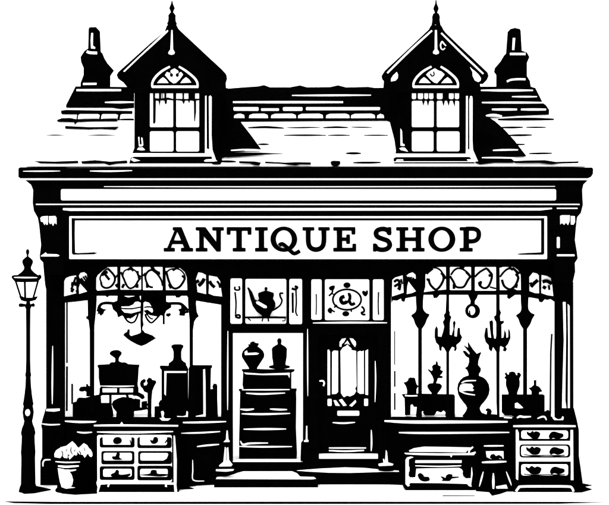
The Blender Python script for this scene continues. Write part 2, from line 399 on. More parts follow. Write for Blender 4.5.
# --- dormers
def dormer(gable, body, fin_x, fin, whites, panes, bars, cast_shadow, tent, sill_b, sill_w):
    d = M().poly(body, -.45, 2.35).build('dormer', BLK, B)
    M().poly(gable, -.52, .14).build('gable', BLK, d)
    M().lathe(fin_x, fin, -.45).build('finial', IRON, d)
    m = M(); 
    for kind, a, w_ in whites:
        if kind == 's': m.stroke(a, w_, -.535, .015, .15)
        else: m.poly(a, -.535, .015)
    m.build('gable_trim', WHT, d)
    for p_ in panes: M().poly(p_, -.527 if p_[0][1] < 88 else -.465, .013).build('pane', OPAL, d)
    m = M()
    for kind, a, w_ in bars:
        Yq = -.55 if (a[0][1] < 88) else -.485
        if kind == 's': m.stroke(a, w_, Yq, .015)
        else: m.poly(a, Yq, .015)
    m.build('lace_blind', BLK, d)
    M().poly(cast_shadow, ROOF, .015, off=.04).build('dormer_shadow', SLT, d)  # cast shadow of the dormer, painted as a dark sheet on the roof
    if tent:
        m = M()
        for kind, a, w_ in tent:
            if kind == 's': m.stroke(a, w_, RU, .012, .4)
            else: m.poly(a, RU, .012)
        m.build('dormer_shadow_line', WHT, d)
    M().poly(sill_b, -.53, .1).build('sill', BLK, d)
    m = M()
    for a in sill_w: m.poly(a, -.55, .02)
    m.build('sill_board', WHT, d)
rr_ = rrect
dormer([(167,30),(160,35.3),(150,43.5),(134,58),(118.3,72),(116.6,75),(118,78.5),(123,82),(126.5,86.5),(134,88),(134,93),(226,93),(225.3,82),(226.6,77.5),(226,74),(222,69.5),(210,58.5),(194,43.5),(180,30.5),(176.5,26.5),(168.5,26.5)],
  [(134.5,163.5),(132.5,152.5),(134.3,148),(134.5,85),(172,45),(218,85),(219,163.5)], 172,
  [(.8,.5),(4,1.1),(7,2.4),(8.5,2.9),(10,2),(12.3,1.3),(13.5,2.4),(15.5,3.8),(18,3.6),(21.5,3.9),(23.5,5),(25,4.4),(26.5,5.4),(31,7)],
  [('p',[(168,29.6),(168,31.5),(160,39),(140,57),(124.5,71.8),(123.3,71.3),(135,60),(152,44),(163,33.5)],0),
   ('p',[(171.3,30),(172.5,30),(173,49.5),(174.8,52.4),(174,54),(171.5,54.8),(168.7,54),(168.3,52.4),(170.4,49.5)],0),
   ('s',[(169.8,66.6),(162,71),(155.5,77),(152.4,82.5),(152.2,87)],2.1),('s',[(179,66.6),(186,71),(194,77.6),(197.2,82.5),(197.6,87)],2.1),
   ('p',[(151.4,85.6),(198.4,85.6),(198.2,87.9),(152,87.9)],0),
   ('p',[(205.2,96),(206.4,95.6),(206.6,148.5),(209.3,149.5),(208.9,96.5),(210.4,95.5),(211.6,97),(211.4,135),(212.4,150),(216,160),(219.5,163.3),(214,163.4),(211,155),(205,154.5)],0),
   ('p',[(138.2,137),(139.3,137),(139.5,144.5),(141.8,144.5),(141.2,137.5),(142.4,138),(143.2,145),(142,146.3),(139,146.3)],0),('p',[(137,149.6),(138.5,147.6),(142.5,147.4),(145,149.8),(142,150.4)],0)],
  [rr_(150,91,173,127),rr_(176.3,91,199,127),rr_(150,131.4,173.3,151.4,1.6),rr_(176.3,131.4,199,151.4,1.6),
   [(157.2,83),(160,79.5),(163,77.3),(166,79.5),(168.5,83)],[(180.4,83),(183,79.5),(186,77.2),(189,79.5),(191.2,82.5)],
   [(171,70.3),(174.5,68.5),(178,70.8),(179,73),(181,72),(183,74.5),(180,79),(176,82.8),(173.5,83.4),(170,81),(165,75),(167,72),(169.5,73)]],
  [('p',ell(171.4,75,1.6,1.9,10),0),('p',ell(177.2,75,1.6,1.9,10),0),('s',[(170,71.5),(171.4,75)],1),('s',[(179.3,72),(177.2,75)],1),
   ('p',[(153,98),(160,98.6),(168,97.5),(173,98.8),(173,100.4),(167,99.8),(166.6,103.6),(165,104.3),(164.4,100.6),(160.4,100.4),(159.4,107),(158.6,101),(155.8,100.5),(155.4,122),(154,124),(153,123)],0),
   ('p',[(176.3,98.8),(186,99),(199,98.6),(199,100.2),(196,100.5),(196,112),(194.8,122),(194,121),(193.8,101),(190,100.4),(189,103.6),(188,100.6),(185,100.6),(183.6,104.6),(182,100.8),(176.3,100.2)],0),
   ('p',rr_(153,90.5,155,99.5,.6),0),('p',rr_(159,90.5,161,99.5,.6),0),('p',rr_(164.4,90.5,166.2,99.5,.6),0),('p',rr_(182.4,90.5,184,99.5,.6),0),('p',rr_(188.4,90.5,195,99.5,.6),0),('s',[(162,92),(162.6,98)],.5)],
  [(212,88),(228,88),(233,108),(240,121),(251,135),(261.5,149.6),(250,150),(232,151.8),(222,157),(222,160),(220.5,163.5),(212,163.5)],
  [('s',[(231,150.3),(246,149.6),(262,150)],1.3)],
  [(131,157.2),(140,156.5),(205,156.6),(213,157.2),(217,163.4),(129,163.4)],
  [[(132,153.2),(208,153.4),(212,154),(213,156.4),(132,156.6)],[(132,157.8),(140,160.6),(134,161.6),(131,160)],[(204,160.8),(206,159.4),(213,159),(215,161.5),(205,161.6)]])
dormer([(431,27.5),(424,34),(405,52),(385,70.5),(382,75),(382.6,78),(384.3,80),(383.4,93),(481,93),(480,82.8),(484,83),(487,80),(488.6,76),(487.6,72.5),(475,60.5),(459,45.5),(446,33),(441,26.5)],
  [(394.5,163.5),(396.5,152.3),(397.2,149),(397.2,84),(436,45),(474,85),(478,163.5)], 436,
  [(0,.5),(4,1),(7,2.3),(9,2.8),(11,1.9),(12.8,1.3),(14,3),(17,4),(20,3.8),(23,4.2),(25,4.6),(27,6),(31,8)],
  [('s',[(432,30.5),(410,50.5),(387.3,73)],1.9),('s',[(441.3,33),(462,53.5),(483.3,73.8)],1.7),
   ('p',[(435,24.8),(436.8,24.8),(437.2,49.3),(439,52),(438.6,53.6),(436,54.4),(433.3,53.4),(433,52),(434.8,49.3)],0),
   ('s',[(441.2,48.8),(440.6,45),(442,41.6),(443.5,43.2),(446,45.8)],1.2),('s',[(441,48.4),(443,49.6),(445,48)],1),
   ('p',[(391,81.4),(391.2,78.5),(393,75.6),(396.8,72),(398,74.6),(397.8,78),(395.6,80.6),(393,81)],0),
   ('p',[(470,67),(472,69),(475,71.2),(478.5,74.5),(480.8,78),(480.6,80.6),(478.4,82),(475,80.4),(472.8,76),(472.6,72)],0),
   ('s',[(431.4,66.6),(423.5,71),(417,77),(413.8,82.5),(413.4,87)],2.1),('s',[(440.8,66.6),(447.5,71),(455,77.6),(457.8,82.5),(458,87)],2.1),
   ('p',[(412.6,85.6),(458.8,85.6),(458.6,87.9),(413.2,87.9)],0),
   ('p',[(466.2,96),(467.8,96),(467.8,149),(469.6,150),(469.4,100),(470.4,96),(472.2,96.4),(472.6,100),(472.4,140),(473,150),(478.6,162.6),(475,163.4),(470,157),(465.6,156.5),(466,150)],0),
   ('p',[(400.5,128.5),(402,131),(402.4,143.4),(404.6,144.6),(404.4,146),(400.6,145.6)],0),('p',[(399.4,148.4),(402,147.4),(405,147.8),(408,151.6),(401,150)],0)],
  [rr_(412,92,416,99,1.3),rr_(418,92,423,99,1.3),rr_(424.4,92,428,99,1.3),rr_(429.2,92,433.3,99,1.3),rr_(437,92,442.5,99,1.3),rr_(449,92,453.6,99,1.3),rr_(455,92,459,99,1.3),
   rr_(412,101,433.6,127),rr_(437,101,459,127),rr_(412,131.5,433.4,151.2,1.6),rr_(437,131.5,459.4,151.2,1.6),
   [(419,82.8),(421,79.6),(424,77.2),(427,79.4),(430.6,83)],[(441.4,83),(444.5,79.5),(447.6,77.2),(450.4,79.5),(452.4,82.8)],
   [(431,70.5),(435,68.4),(438,70.4),(441.5,71.6),(444.6,74.4),(441,79),(437,83.2),(434,82.4),(430.5,79.5),(426.2,74.6),(428,72.6)]],
  [('s',[(433.6,71.5),(434.2,74.8),(432,76),(430.3,73.5)],1.3),
   ('p',[(422,100.6),(425,100.6),(423.4,106)],0),('p',[(426.6,100.6),(429.6,100.6),(428,106.4)],0),('p',[(442,100.6),(445,100.6),(443.6,106.6)],0),('p',[(447,100.6),(450,100.6),(448.8,106.2)],0),('p',[(452.6,100.6),(455.4,100.6),(454.8,107)],0)],
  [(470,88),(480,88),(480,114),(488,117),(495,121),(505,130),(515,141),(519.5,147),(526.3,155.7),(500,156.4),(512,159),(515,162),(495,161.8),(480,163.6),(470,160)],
  [('s',[(493,150.3),(505,149.8),(518,149.8)],1.5),('s',[(482,157.6),(500,157.6),(516,158)],1.2)],
  [(394,157.8),(400,157),(466,157.2),(475,158),(478,163.3),(394,163.3)],
  [[(395,153.6),(466,153.8),(470,154.8),(470,156.8),(395,157)],[(397,159.4),(403,159.4),(403.5,160.6),(396,160.8)],[(467,159.4),(475,159.2),(476.6,161),(468,160.8)],[(394,161.6),(401,161.4),(476,161.4),(476,161.9),(394,162.1)]])
# left cheek of right dormer on the slates
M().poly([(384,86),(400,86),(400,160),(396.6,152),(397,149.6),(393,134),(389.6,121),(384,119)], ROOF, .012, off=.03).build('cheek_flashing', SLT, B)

# --- bay windows
def bayY(xl, xa, xb, xr):
    f, s = -.50, -.38
    def Y(px):
        if px < xa: return s+(f-s)*max(0,(px-xl))/(xa-xl)
        if px > xb: return s+(f-s)*max(0,(xr-px))/(xr-xb)
        return f
    return Y
def bay(xl, xa, xb, xr, heads, lights, leads, mull, trans, bars, glasses, sillmarks):
    Y = bayY(xl, xa, xb, xr); PL = Plane(Y)
    b = M()
    for a in heads: b.poly(a, PL, .06)
    bay_ = b.build('bay_window', BLK, B)
    PW = Plane(lambda px: Y(px)-.012); PLd = Plane(lambda px: Y(px)-.026)
    for a in lights: M().poly(a, PW, .012).build('opal_light', OPAL, bay_)
    m = M()
    for a, w_ in leads: m.stroke(a, w_*1.4+.45, PLd, .012)
    m.build('lead_scroll', IRON, bay_)
    for a in mull: M().poly(a, Plane(lambda px: Y(px)-.006), .06).build('mullion', BLK, bay_)
    m = M()
    for a in trans: m.poly(a, Plane(lambda px: Y(px)-.003), .06)
    m.build('transom', BLK, bay_)
    m = M()
    for a, w_ in bars: m.stroke(a, w_, Plane(lambda px: Y(px)+.02), .03, smooth=False)
    m.build('glazing_bar', BLK, bay_)
    for a in glasses: M().poly(a, Plane(lambda px: Y(px)+.055), .006).build('glass_pane', GLS, bay_)
    # sill and stall riser
    s_ = M()
    for q in ([(xl,417),(xa,417),(xa,420.6),(xl,420.6)],[(xa,417.2),(xb,417.2),(xb,420.6),(xa,420.6)],[(xb,417),(xr,417),(xr,420.6),(xb,420.6)]): s_.poly(q, Plane(lambda px: Y(px)-.034), .05)
    s_.build('bottom_rail', BLK, bay_)
    s_ = M()
    x0, x1 = at(xl,0,-.36).x, at(xr,0,-.36).x; zc = at(0,419.2,-.5).z
    v = [(x0,-.36),(at(xa,0,-.5).x,-.53),(at(xb,0,-.5).x,-.53),(x1,-.36)]
    s_._prism([Vector((a,c_,zs-.001)) for a,c_ in v],[Vector((a,c_,at(0,425,-.5).z)) for a,c_ in v])
    s_.build('sill', BLK, bay_)
    s_ = M(); v = [(x0,-.36),(at(xa,0,-.5).x,-.48),(at(xb,0,-.5).x,-.48),(x1,-.36)]
    s_._prism([Vector((a,c_,at(0,425,-.5).z)) for a,c_ in v],[Vector((a,c_,0.0)) for a,c_ in v])
    s_.build('stall_riser', BLK, bay_)
    m = M()
    for a, w_, dy in sillmarks: m.stroke(a, w_, -.545 if dy else -.50, .012, .45)
    m.build('sill_line', WHT, bay_)
A4 = [rrect(120.5,267,141,289.6,.6),rrect(143,267,162.5,290,.6)]
bay(62.5,92,191,221.5,
  [[(62.5,258),(92,258),(92,300),(62.5,303)],[(92,258),(191,258),(191,296),(92,296)],[(191,258),(221.5,258),(221.5,305),(191,300)]],
  [[(64.3,281),(66,278),(70,276.4),(76,275.4),(76.2,293.2),(64.2,296.2)],[(79,275.4),(80.5,273),(84,272.2),(86.6,274),(87.2,277.6),(84.5,281),(82,280.4),(79.4,277.6)],[(80.2,283.8),(87,291.4),(79.2,293.8),(78.8,288)],
   [(96.4,278),(98,275),(103,270.6),(107.8,267.2),(117,267),(117.2,289),(97.5,290.6),(96.3,289)],A4[0],A4[1],
   [(165.5,268),(174,267.6),(180,268),(184.6,272),(186.6,277),(187.2,290),(166,290)],
   [(196,279),(198.4,272.4),(202,273),(205.8,275),(206,294),(197.6,292),(197.2,288)],[(209,275.6),(217,277),(220,281),(221,289),(222,296.4),(214,295.6),(208.6,293.4),(209,288)]],
  [([(101,282),(100,278),(102.6,272.6),(107.5,268.4)],.8),([(101,282),(102,286),(106,288),(111,286.4),(114.6,281),(114,275.5),(107.5,268.4)],1.2),([(101.8,275.6),(104,273.2),(107.6,272)],1.8),([(104.5,273.6),(107.5,277.6),(109.5,279.8)],1.5),([(114.5,279),(117.5,275)],.9),([(116,284),(118,287)],2.2),
   ([(120.8,272),(124,279.5),(127,286),(130.5,288.4),(135,286),(138,281),(140.5,278)],1.1),([(141,277),(138,275),(137.6,271)],1.2),([(122.6,276),(124,271.4),(127.6,269.6),(134,270),(137.6,274),(138.6,279)],.7),([(127.6,270),(130,268.4),(131,266.8)],1.4),([(130.5,267.5),(133.5,271)],1.6),([(124,284),(122,288)],1.6),([(137,284),(137,288)],1.8),
   ([(153,287.4),(149,286.4),(146.4,282),(145.3,276.5),(147.5,272),(151.4,270),(155,272),(158.5,275.6),(161.6,281),(162.6,286)],1.1),([(151.5,266),(154,270.5),(158,273),(160,273)],2),([(143,276),(145.4,273)],1),([(147,283.5),(147,288)],1.4),
   ([(166,271),(168.4,280),(171.6,286.6),(175.6,288.6),(180.4,286),(184.2,280),(184.4,278),(182,275.6)],1.3),([(172.6,270.6),(175,269),(179,267)],1.3),([(167,272),(170,269.6),(176,268.6),(181,270.6),(184.6,275),(185,279)],.7),([(169,284),(171,288.5)],1.6),
   ([(75.6,277),(73.6,283),(71,289.6)],1.1),([(71,289.6),(73.6,291)],2.6),([(72.4,282),(72,286)],1.4),([(75,282),(75.8,286)],1.6),([(76.5,290),(77.5,293)],1.5),
   ([(81,278),(83.5,281.5)],.8),([(83,276.5),(86,281)],.8),([(85,275.6),(87.5,279.6)],.8),
   ([(204.4,278.5),(202,282.6),(198.5,286)],2.3),([(196.5,280),(198,283)],2.6),([(209.5,281),(211.6,284.6),(214.8,287.4)],2),([(217,281),(219.4,284.4),(220,288)],1.3)],
  [[(86.8,268),(96.4,268),(96.2,300),(95.6,310),(94.8,318),(93.9,326),(93.7,418),(89.8,418),(89.6,330),(88.4,320),(86.2,318.6),(86,316.6),(87.8,315.6)],
   [(187.2,268),(197,268),(196.4,296),(195.8,304),(196.6,312),(198.6,316.6),(196,318.6),(194,322),(192.8,330),(192.7,418),(189.6,418),(189.4,320),(188,305)]],
  [[(62.6,297),(77,293.6),(87,291.6),(87,297.6),(77,299.8),(75,302),(73.6,299.8),(71.4,301),(67.6,300.4),(66.6,418),(63,418)][:9]+[(62.6,303)],[(86,290.5),(190,290),(190,294.6),(183,294.6),(179,297.8),(176,297.6),(174.6,294.4),(110,295),(107,297.4),(104.6,295.2),(95,296.2),(86,297)],
   [(187,290),(197,292.4),(208,294),(221.6,297.4),(221.6,305),(218.4,301.5),(215,300.6),(213.4,301.4),(211.4,299.8),(210,302.6),(207,303),(205.6,299.2),(196.4,298.4),(187,297)]],
  [([(66.8,300),(66.8,363)],1.3),([(66.8,366.5),(66.6,411)],1.7),([(72,384),(72,404)],1.5),([(63.3,302),(63.3,312)],1.6)],
  [[(63,300),(88,296),(88,418),(63,418)],[(95,295),(189,295),(189,418),(95,418)],[(195,297),(221,303),(221,418),(195,418)]],
  [([(65,421.2),(80,422),(98,421.8)],2,1),([(77,432),(84,432.8),(92,432.2)],1.5,0),([(94,425.8),(101,425.6)],1.3,1),([(178,422.6),(200,422.4),(226,421.6)],1.7,1),([(181,433.2),(200,432.8),(220,431.6)],1.4,0),([(197,446.6),(207,445.4),(219,444.4)],1.5,0),([(192.6,460),(192.8,470),(193.2,480),(204,481)],1.1,0),([(86,421.6),(130,421.4),(177,421.6)],.9,1)])
def cap(c):
    r_ = cat([(c+3.6,294),(c+3,302),(c+3.2,309),(c+6,312.8),(c+9.4,314.6),(c+7,319),(c+5,324.2),(c+1.8,329)], False, 3)
    l_ = cat([(c-1.8,329),(c-4.6,324.6),(c-6.6,319),(c-8.8,315.6),(c-5,312.6),(c-3.6,309),(c-4,302),(c-4.2,294)], False, 3)
    return r_+[(c+1.8,418),(c-1.8,418)]+l_
bay(391.5,420,525,557,
  [[(391.5,258),(420,258),(420,296),(391.5,300)],[(420,258),(525,258),(525,295),(420,295)],[(525,258),(557,258),(557,300),(525,295)]],
  [[(392.4,280),(395,277.6),(402.6,275.4),(403.6,292.6),(392,296.4)],[(406.6,275.6),(409,273.6),(412.6,272.4),(415.4,274.6),(415.8,278.6),(412,279),(409,278)],[(408.6,281.6),(411,285),(415.8,291.2),(412,293),(406.8,294),(407.4,286)],
   [(425.6,274.5),(429,270),(433.6,267.2),(445.8,267),(446,289.4),(436,290.4),(424,292),(425.4,287)],rrect(450,267,471,290,.6),rrect(475,267,496,290.6,.6),
   [(499.6,268),(503,267),(514,267),(518,270),(520.6,275),(520.8,290),(500,290)],
   [(529.4,277),(533,272.6),(537,273.6),(538.8,275.4),(539,293.2),(535,293),(529.6,291)],[(541.6,275),(547,276),(551.6,278.6),(552,284),(553.2,296),(547,295),(541.4,293)]],
  [([(426.5,274),(429,271.6),(433,268.4)],1.4),([(428.6,278.6),(429.6,283),(432,286.6),(436,289.6),(440,286.4),(443,281),(443.6,277),(442,273.4)],1.4),([(443.6,277),(441.6,271.6),(437.6,268.4),(433,267.6)],.9),([(445.6,279),(443.5,275),(441,273)],1.6),([(429,279),(427.5,281)],2.4),
   ([(450,276),(453.6,282),(456,286.6),(461,287.6),(464.6,286),(468,280),(470.6,276.6)],1.3),([(451,275),(454,270.6),(458,268.4),(463,269.4),(468,273),(470.8,277)],1),([(460,266.5),(464,268.6)],2),([(466,272),(470,276)],1.3),([(454,284),(454,289)],1.6),
   ([(474.8,277),(480,272),(487,268)],1.1),([(487,268.6),(490,272),(492,275),(491,281),(488,286.8),(484,288.2),(480,285.6),(479,282)],1.3),([(492,275),(488.6,275.8)],1.6),([(490,287),(496,288.6)],.9),([(481,281),(480,286)],1.6),
   ([(500,277),(504,272),(508,269),(513,269),(517,273),(518.4,278)],1),([(502,279.6),(504,285.6),(507.6,288.6),(511,289.2),(515,286),(517.6,281),(518.2,277),(515.6,274)],1.4),([(509,267),(513,270)],1.4),([(513,267.6),(516,270.4),(519.6,273.8)],1),([(512,289),(516,291)],1.4),([(517,284),(516,288)],1.5),
   ([(394,282),(397,280),(399.4,281.6),(398.6,284),(395.6,285.6),(394.6,287)],1.5),([(401,279),(402.4,284)],1),([(397.6,288),(400.6,290)],1.3),([(400,283.5),(399.5,288.5)],2),
   ([(410,279.4),(411.6,277)],1),([(412.6,280.4),(413.6,277.6)],1),([(407.6,277.6),(411,280.6),(414.6,280)],2.2),
   ([(531,287),(534,283.6),(538,280)],2.2),([(530.4,282.5),(532,286)],1.6),([(542.6,282),(547,281),(552,284)],2.2),([(543,286.5),(546,288.5)],2.2),([(549,285),(549.4,290)],1.2)],
  [cap(420.2), cap(525.4), [(446.6,292),(449.2,292),(449.2,418),(446.6,418)],[(496.6,292),(499.6,292),(499.6,418),(497.6,418),(496.8,400)]],
  [[(391.6,296.5),(403,293.4),(421,291.4),(421,295.4),(405.6,298.4),(404.6,302),(402,301.4),(401,298.6),(397,300.8),(393,300.4),(391.6,303)],[(420,291),(446,289.8),(526,290.2),(526,295),(516,294.4),(512,297.2),(509.4,299.2),(507.6,297.8),(507.8,294.8),(440,294.6),(437,298),(434,298.2),(433,294.6),(420,295)],
   [(524,290.4),(540,293.2),(556.8,297),(556.8,303),(551,299),(547,300),(545,299),(542,302.4),(540,302),(539,299),(530,297.6),(524,297)]],
  [([(394.8,331),(394.8,365)],1.1),([(394.8,371),(394.8,387)],1.6),([(394.8,393),(394.8,410)],1.6),([(552,334),(551,352),(550.4,418)],1.3)],
  [[(392,300),(416,296),(416,418),(392,418)],[(423,295),(523,295),(523,418),(423,418)],[(528,297),(556,301),(556,418),(528,418)]],
  [([(384.5,421),(410,422),(450,422),(512,421.8)],3,1),([(399,432.6),(430,433),(512,432.4)],1.9,0),([(517,418),(520,416.4),(524,417),(531,416.6)],2,1),([(537.5,418.6),(542,416.8),(545,417.2),(546.6,420.6)],1.6,1),([(552.4,414),(554,418),(558,420.6),(562,419.6),(563,416.6)],2.6,1)])

# --- centre display window and upper lights
def upper(frame, panes, marks, obj=None):
    f = M().box(*frame, -.385, .04).build('transom_window', BLK, B)
    for a in panes: M().box(*a, -.40, .015, 1.5).build('opal_pane', OPAL, f)
    m = M()
    for k_, a, w_ in marks:
        if k_ == 's': m.stroke(a, w_*1.3+.1, -.412, .012)
        elif k_ == 'r': m.ring(*a, -.412, .012)
        else: m.poly(a, -.412, .012, smooth=k_ == 'c')
    m.build('glass_ornament', IRON, f)
    return f
tw = upper((227,275,305,327),[(230.5,278.5,242,323.6),(245.5,279,286.2,323.6),(289.4,279,302,324)],
  [('s',[(235,286.5),(235,289.6),(239.4,289.8),(239,286)],1.3),('s',[(235,292),(236,303),(235.5,314)],1.2),('s',[(234.6,315.5),(239.4,315),(239.6,318),(235,316.8)],1.5),
   ('s',[(291.6,288.4),(295,289.4),(297.4,287.4),(294.6,286.2)],1.8),('s',[(292.6,292.6),(292.8,313)],1.6),('s',[(296,290),(296.3,303),(295.8,312),(297.6,316)],1.2)])
M().box(245.5,316.6,286,318.5,-.50,.12).build('bracket_shelf', BLK, tw)
m = M(); m.stroke([(248,318.4),(250,320),(251,320.6)],1.2,-.49,.02); m.stroke([(285,318),(285,320.6),(282,321)],1.1,-.49,.02)
m.build('shelf_scroll', BLK, tw)
upper((306,275,390,326),[(311.4,279.4,321.6,319.6),(325,279.4,369.2,320),(373,279.4,383.6,320)],
  [('r',(ell(347,299.6,15.2,11.2),ell(347,299.6,13.2,9.2)),0),('c',ell(347,285.2,3.6,2.9,8),0),('c',ell(345.8,313.8,3.6,2.7,8),0),
   ('c',[(329,287.5),(331,286),(334.6,285.6),(334.4,289),(332,290.6),(329.6,289.8)],0),('s',[(332.6,290),(332,293),(328.8,296)],1.3),('s',[(331,293),(334,294.6)],1),
   ('c',[(362,292),(363.6,290.6),(365.6,291.6),(367.4,290),(368,293.6),(365.6,296.6),(363,294.6)],0),
   ('c',[(327.4,310),(330,307.4),(332.6,309.6),(332,311.6),(331.4,313.6),(328.6,312.6)],0),('s',[(332,310.4),(335,312)],1.2),('s',[(334,307.6),(337,305)],1.2),
   ('s',[(361.4,306.4),(363.8,308.6),(364,311.6),(361.4,312.6),(363,314.6),(365.6,314.4)],1.5),
   ('s',[(344.6,296.4),(341.6,297.6),(340.8,300),(342.6,303),(346,302.4),(347,300.8)],2.8),('s',[(347.8,294.4),(349.6,294.6),(350,298),(349.4,301),(351.6,304.6),(355,303)],2.3),('s',[(347,301.6),(350,300.6)],1.4),
   ('s',[(316.2,294),(316.4,304),(316,315)],.9),('s',[(378.6,292),(378.2,304),(378.6,315)],1),('s',[(337,304.8),(335.4,306.8)],1),('s',[(351,309),(351.5,312)],1.2)])
m = M(); m.stroke([(313,323),(350,322.6),(387,322.8)],1.7,-.40,.012,.6)
m.stroke([(227.9,331),(227.7,370),(227.6,410)],1.1,-.372,.012,.5); m.stroke([(307.6,329),(307.6,360),(307.8,396)],1.1,-.372,.012,.6)
m.poly([(226.6,430.6),(227.6,430.6),(228.4,439.6),(229.6,441),(229.4,441.9),(223.6,442),(226,439.6)],-.46,.012)
m.poly([(224.9,447),(226,448),(225.9,461),(226.6,461),(226.8,448),(228.2,447.4),(229,460),(232.4,464.6),(231,466.2),(219.4,466.4),(219.2,465.4),(223.4,462)],-.54,.012)
m.poly([(216,469.4),(234,469.2),(233,470.6),(226,471.6),(216,471)],-.54,.012)
m.poly([(306.2,426),(307.2,426),(307.4,439.4),(308.6,440.6),(308.2,441.8),(304.2,441.8),(304,440.8),(305.8,439.6)],-.54,.012)
m.stroke([(375.2,361),(375.6,380),(375,402)],1.1,-.40,.012,.6); m.stroke([(371.3,430),(371.6,442),(371.2,451)],1.5,-.40,.012,.6)
m.poly([(386,450),(387,452),(388,462.4),(393.4,464),(392.6,465.4),(379,466),(378.4,464),(383.6,462.8),(383,459),(384,459),(385,462.6)],-.54,.012)
m.build('door_surround_line', WHT, B)
p = M()     # engaged posts either side of the entrance
p.lathe(227.8,[(410,3),(428,3.2),(441,4.6),(444,3),(462,4),(467,7),(469,7.6),(472,9)],-.36); p.lathe(386,[(335,2),(440,2.4),(450,3),(462,3.6),(466,8),(470,8)],-.36); p.lathe(306.5,[(410,2),(425,2.2),(440,3.4),(445,3)],-.36)
p.build('entrance_post', BLK, B)
dw = M(); 
dw.poly([(231,331.6),(304.4,331.6),(304.4,463),(302.8,463),(302.8,333.2),(232.6,333.2),(232.6,463),(231,463)],-.37,.05)
dw.poly([(303.6,440),(301,443),(300.4,461),(304,461)],-.372,.05)
dw = dw.build('display_window', BLK, B)
M().box(232.5,333,303,461.6,-.30,.006).build('glass_pane', GLS, dw)

# --- door
DY = -.24
d = M().box(319,333,379,456,DY,.045).build('door', WOODB, B)
for a in ([(340.6,351),(343,347.6),(346,346),(347.4,344.6),(349,346.4),(351.5,348.6),(351,350),(356,351),(356.4,386),(355,388.6),(356.2,391),(354,394.4),(350,396.4),(347,395.4),(344,397.2),(342.6,395.6),(341,393)],
          [(332.2,352),(334,350.6),(338,351),(338,392),(336,393.8),(332,394)],[(357.6,352),(360,351),(362,351.6),(363.6,350.6),(363.8,393.6),(360,393.8),(357.6,392)],
          [(327.6,350),(329,349.6),(330,352),(330,395),(327.6,395)],[(365.4,351),(368,349.4),(368,395),(365.4,394.6)],
          rrect(327.6,399,331.6,405.8,.8),[(333.6,400.4),(336,400.4),(339.8,405.8),(335.6,405.6)],[(339,400),(342,399),(346.6,405.4),(343.4,406)],[(355.4,400),(356.2,402),(352,406.6),(349.4,405.6)],rrect(364.2,398.8,368,405.8,.8),
          [(339.6,346.4),(339.6,342),(342,338.8),(346,338.2),(344,342),(341.6,344.4),(341.4,346.8)],[(349.6,338.2),(353,338.6),(355.8,341.8),(356,344.6),(355,347),(352,343)],[(344.4,344.4),(347.4,340.6),(350,344.8),(347,343.4)]):
    M().poly(a, DY-.014, .014).build('glass', OPAL, d)
M().box(337.4,411,359.2,415.6,DY-.02,.02,.9).build('letter_plate', WHT, d)
M().stroke([(319.4,381),(323,381),(324.2,383),(323.4,386)],1.4,DY-.05,.03).build('handle', WHT, d)
m = M(); m.stroke([(332.6,422.6),(343,423.2),(355,422.4)],1.5,DY-.012,.012,.7)
m.stroke([(329,448),(366,448)],1.2,DY-.012,.012,.2); m.stroke([(329,450.6),(346,451.2),(364,450.4)],1.4,DY-.012,.012,.3)
m.build('door_moulding', WHT, d)
m = M(); m.poly([(317.2,336),(318.4,338),(319,370),(319,455),(317.2,455)],DY-.10,.02); m.box(317.3,454.6,379.4,458.6,DY-.10,.1,.7)
m.build('door_threshold', WHT, B)
M().box(299,463.5,391,484,-.366,.3).box(303.6,458.5,391,464,-.30,.2).build('door_plinth', BLK, B)
m = M(); m.poly([(217,477.6),(228,476.2),(236,473.4),(243,471.5),(292,471.4),(297,473.4),(300,476.6),(312,477.2),(312,478.4),(217,478.4)],-.378,.014)
m.poly([(297,470.6),(320,468.8),(345,467.6),(365,468.2),(385,470.2),(402,470.8),(402,471.8),(382,471.8),(350,472.8),(330,472.6),(310,471.6)],-.39,.02)
m.build('tread_board', WHT, B)  # upright white boards added in tread shape to keep the treads bright

# --- doorsteps
def step(pts_front, y_bot, y_top, tread, mark):
    Yb = ground_Y(y_bot); s_ = M(); x0, x1 = at(pts_front[0],0,Yb).x, at(pts_front[1],0,Yb).x
    z1 = at(0,y_top,Yb).z
    s_.slab(x0,x1,Yb,.138,0,z1); st_ = s_.build('doorstep', BLK, B)
    TP = Tilted(Vector((0,0,z1)), Vector((0,0,1)))
    if x0 < at(300,0,Yb).x and pts_front[0] < 300: M().poly(tread, TP, .003, off=.004).build('tread_highlight', WHT, st_)  # highlight on top of the step, painted as a white inlay
step((214,318),487.5,479.3,[(216,478.8),(217,477),(228,476.2),(236,473.4),(243,471.5),(292,471.4),(297,473.4),(300,476.6),(314,477),(316,478.6),(312,479.1)],0)
step((318.6,404),484.4,474,[(330,474.4),(390,474.4),(390,474.2),(330,474.2)],0)
for a in (M().poly([(345,478.2),(356,478),(367,478.6),(356,479.4)],ground_Y(484.4)-.014,.01),): a.build('step_line', WHT, B)  # thin white line on the step riser

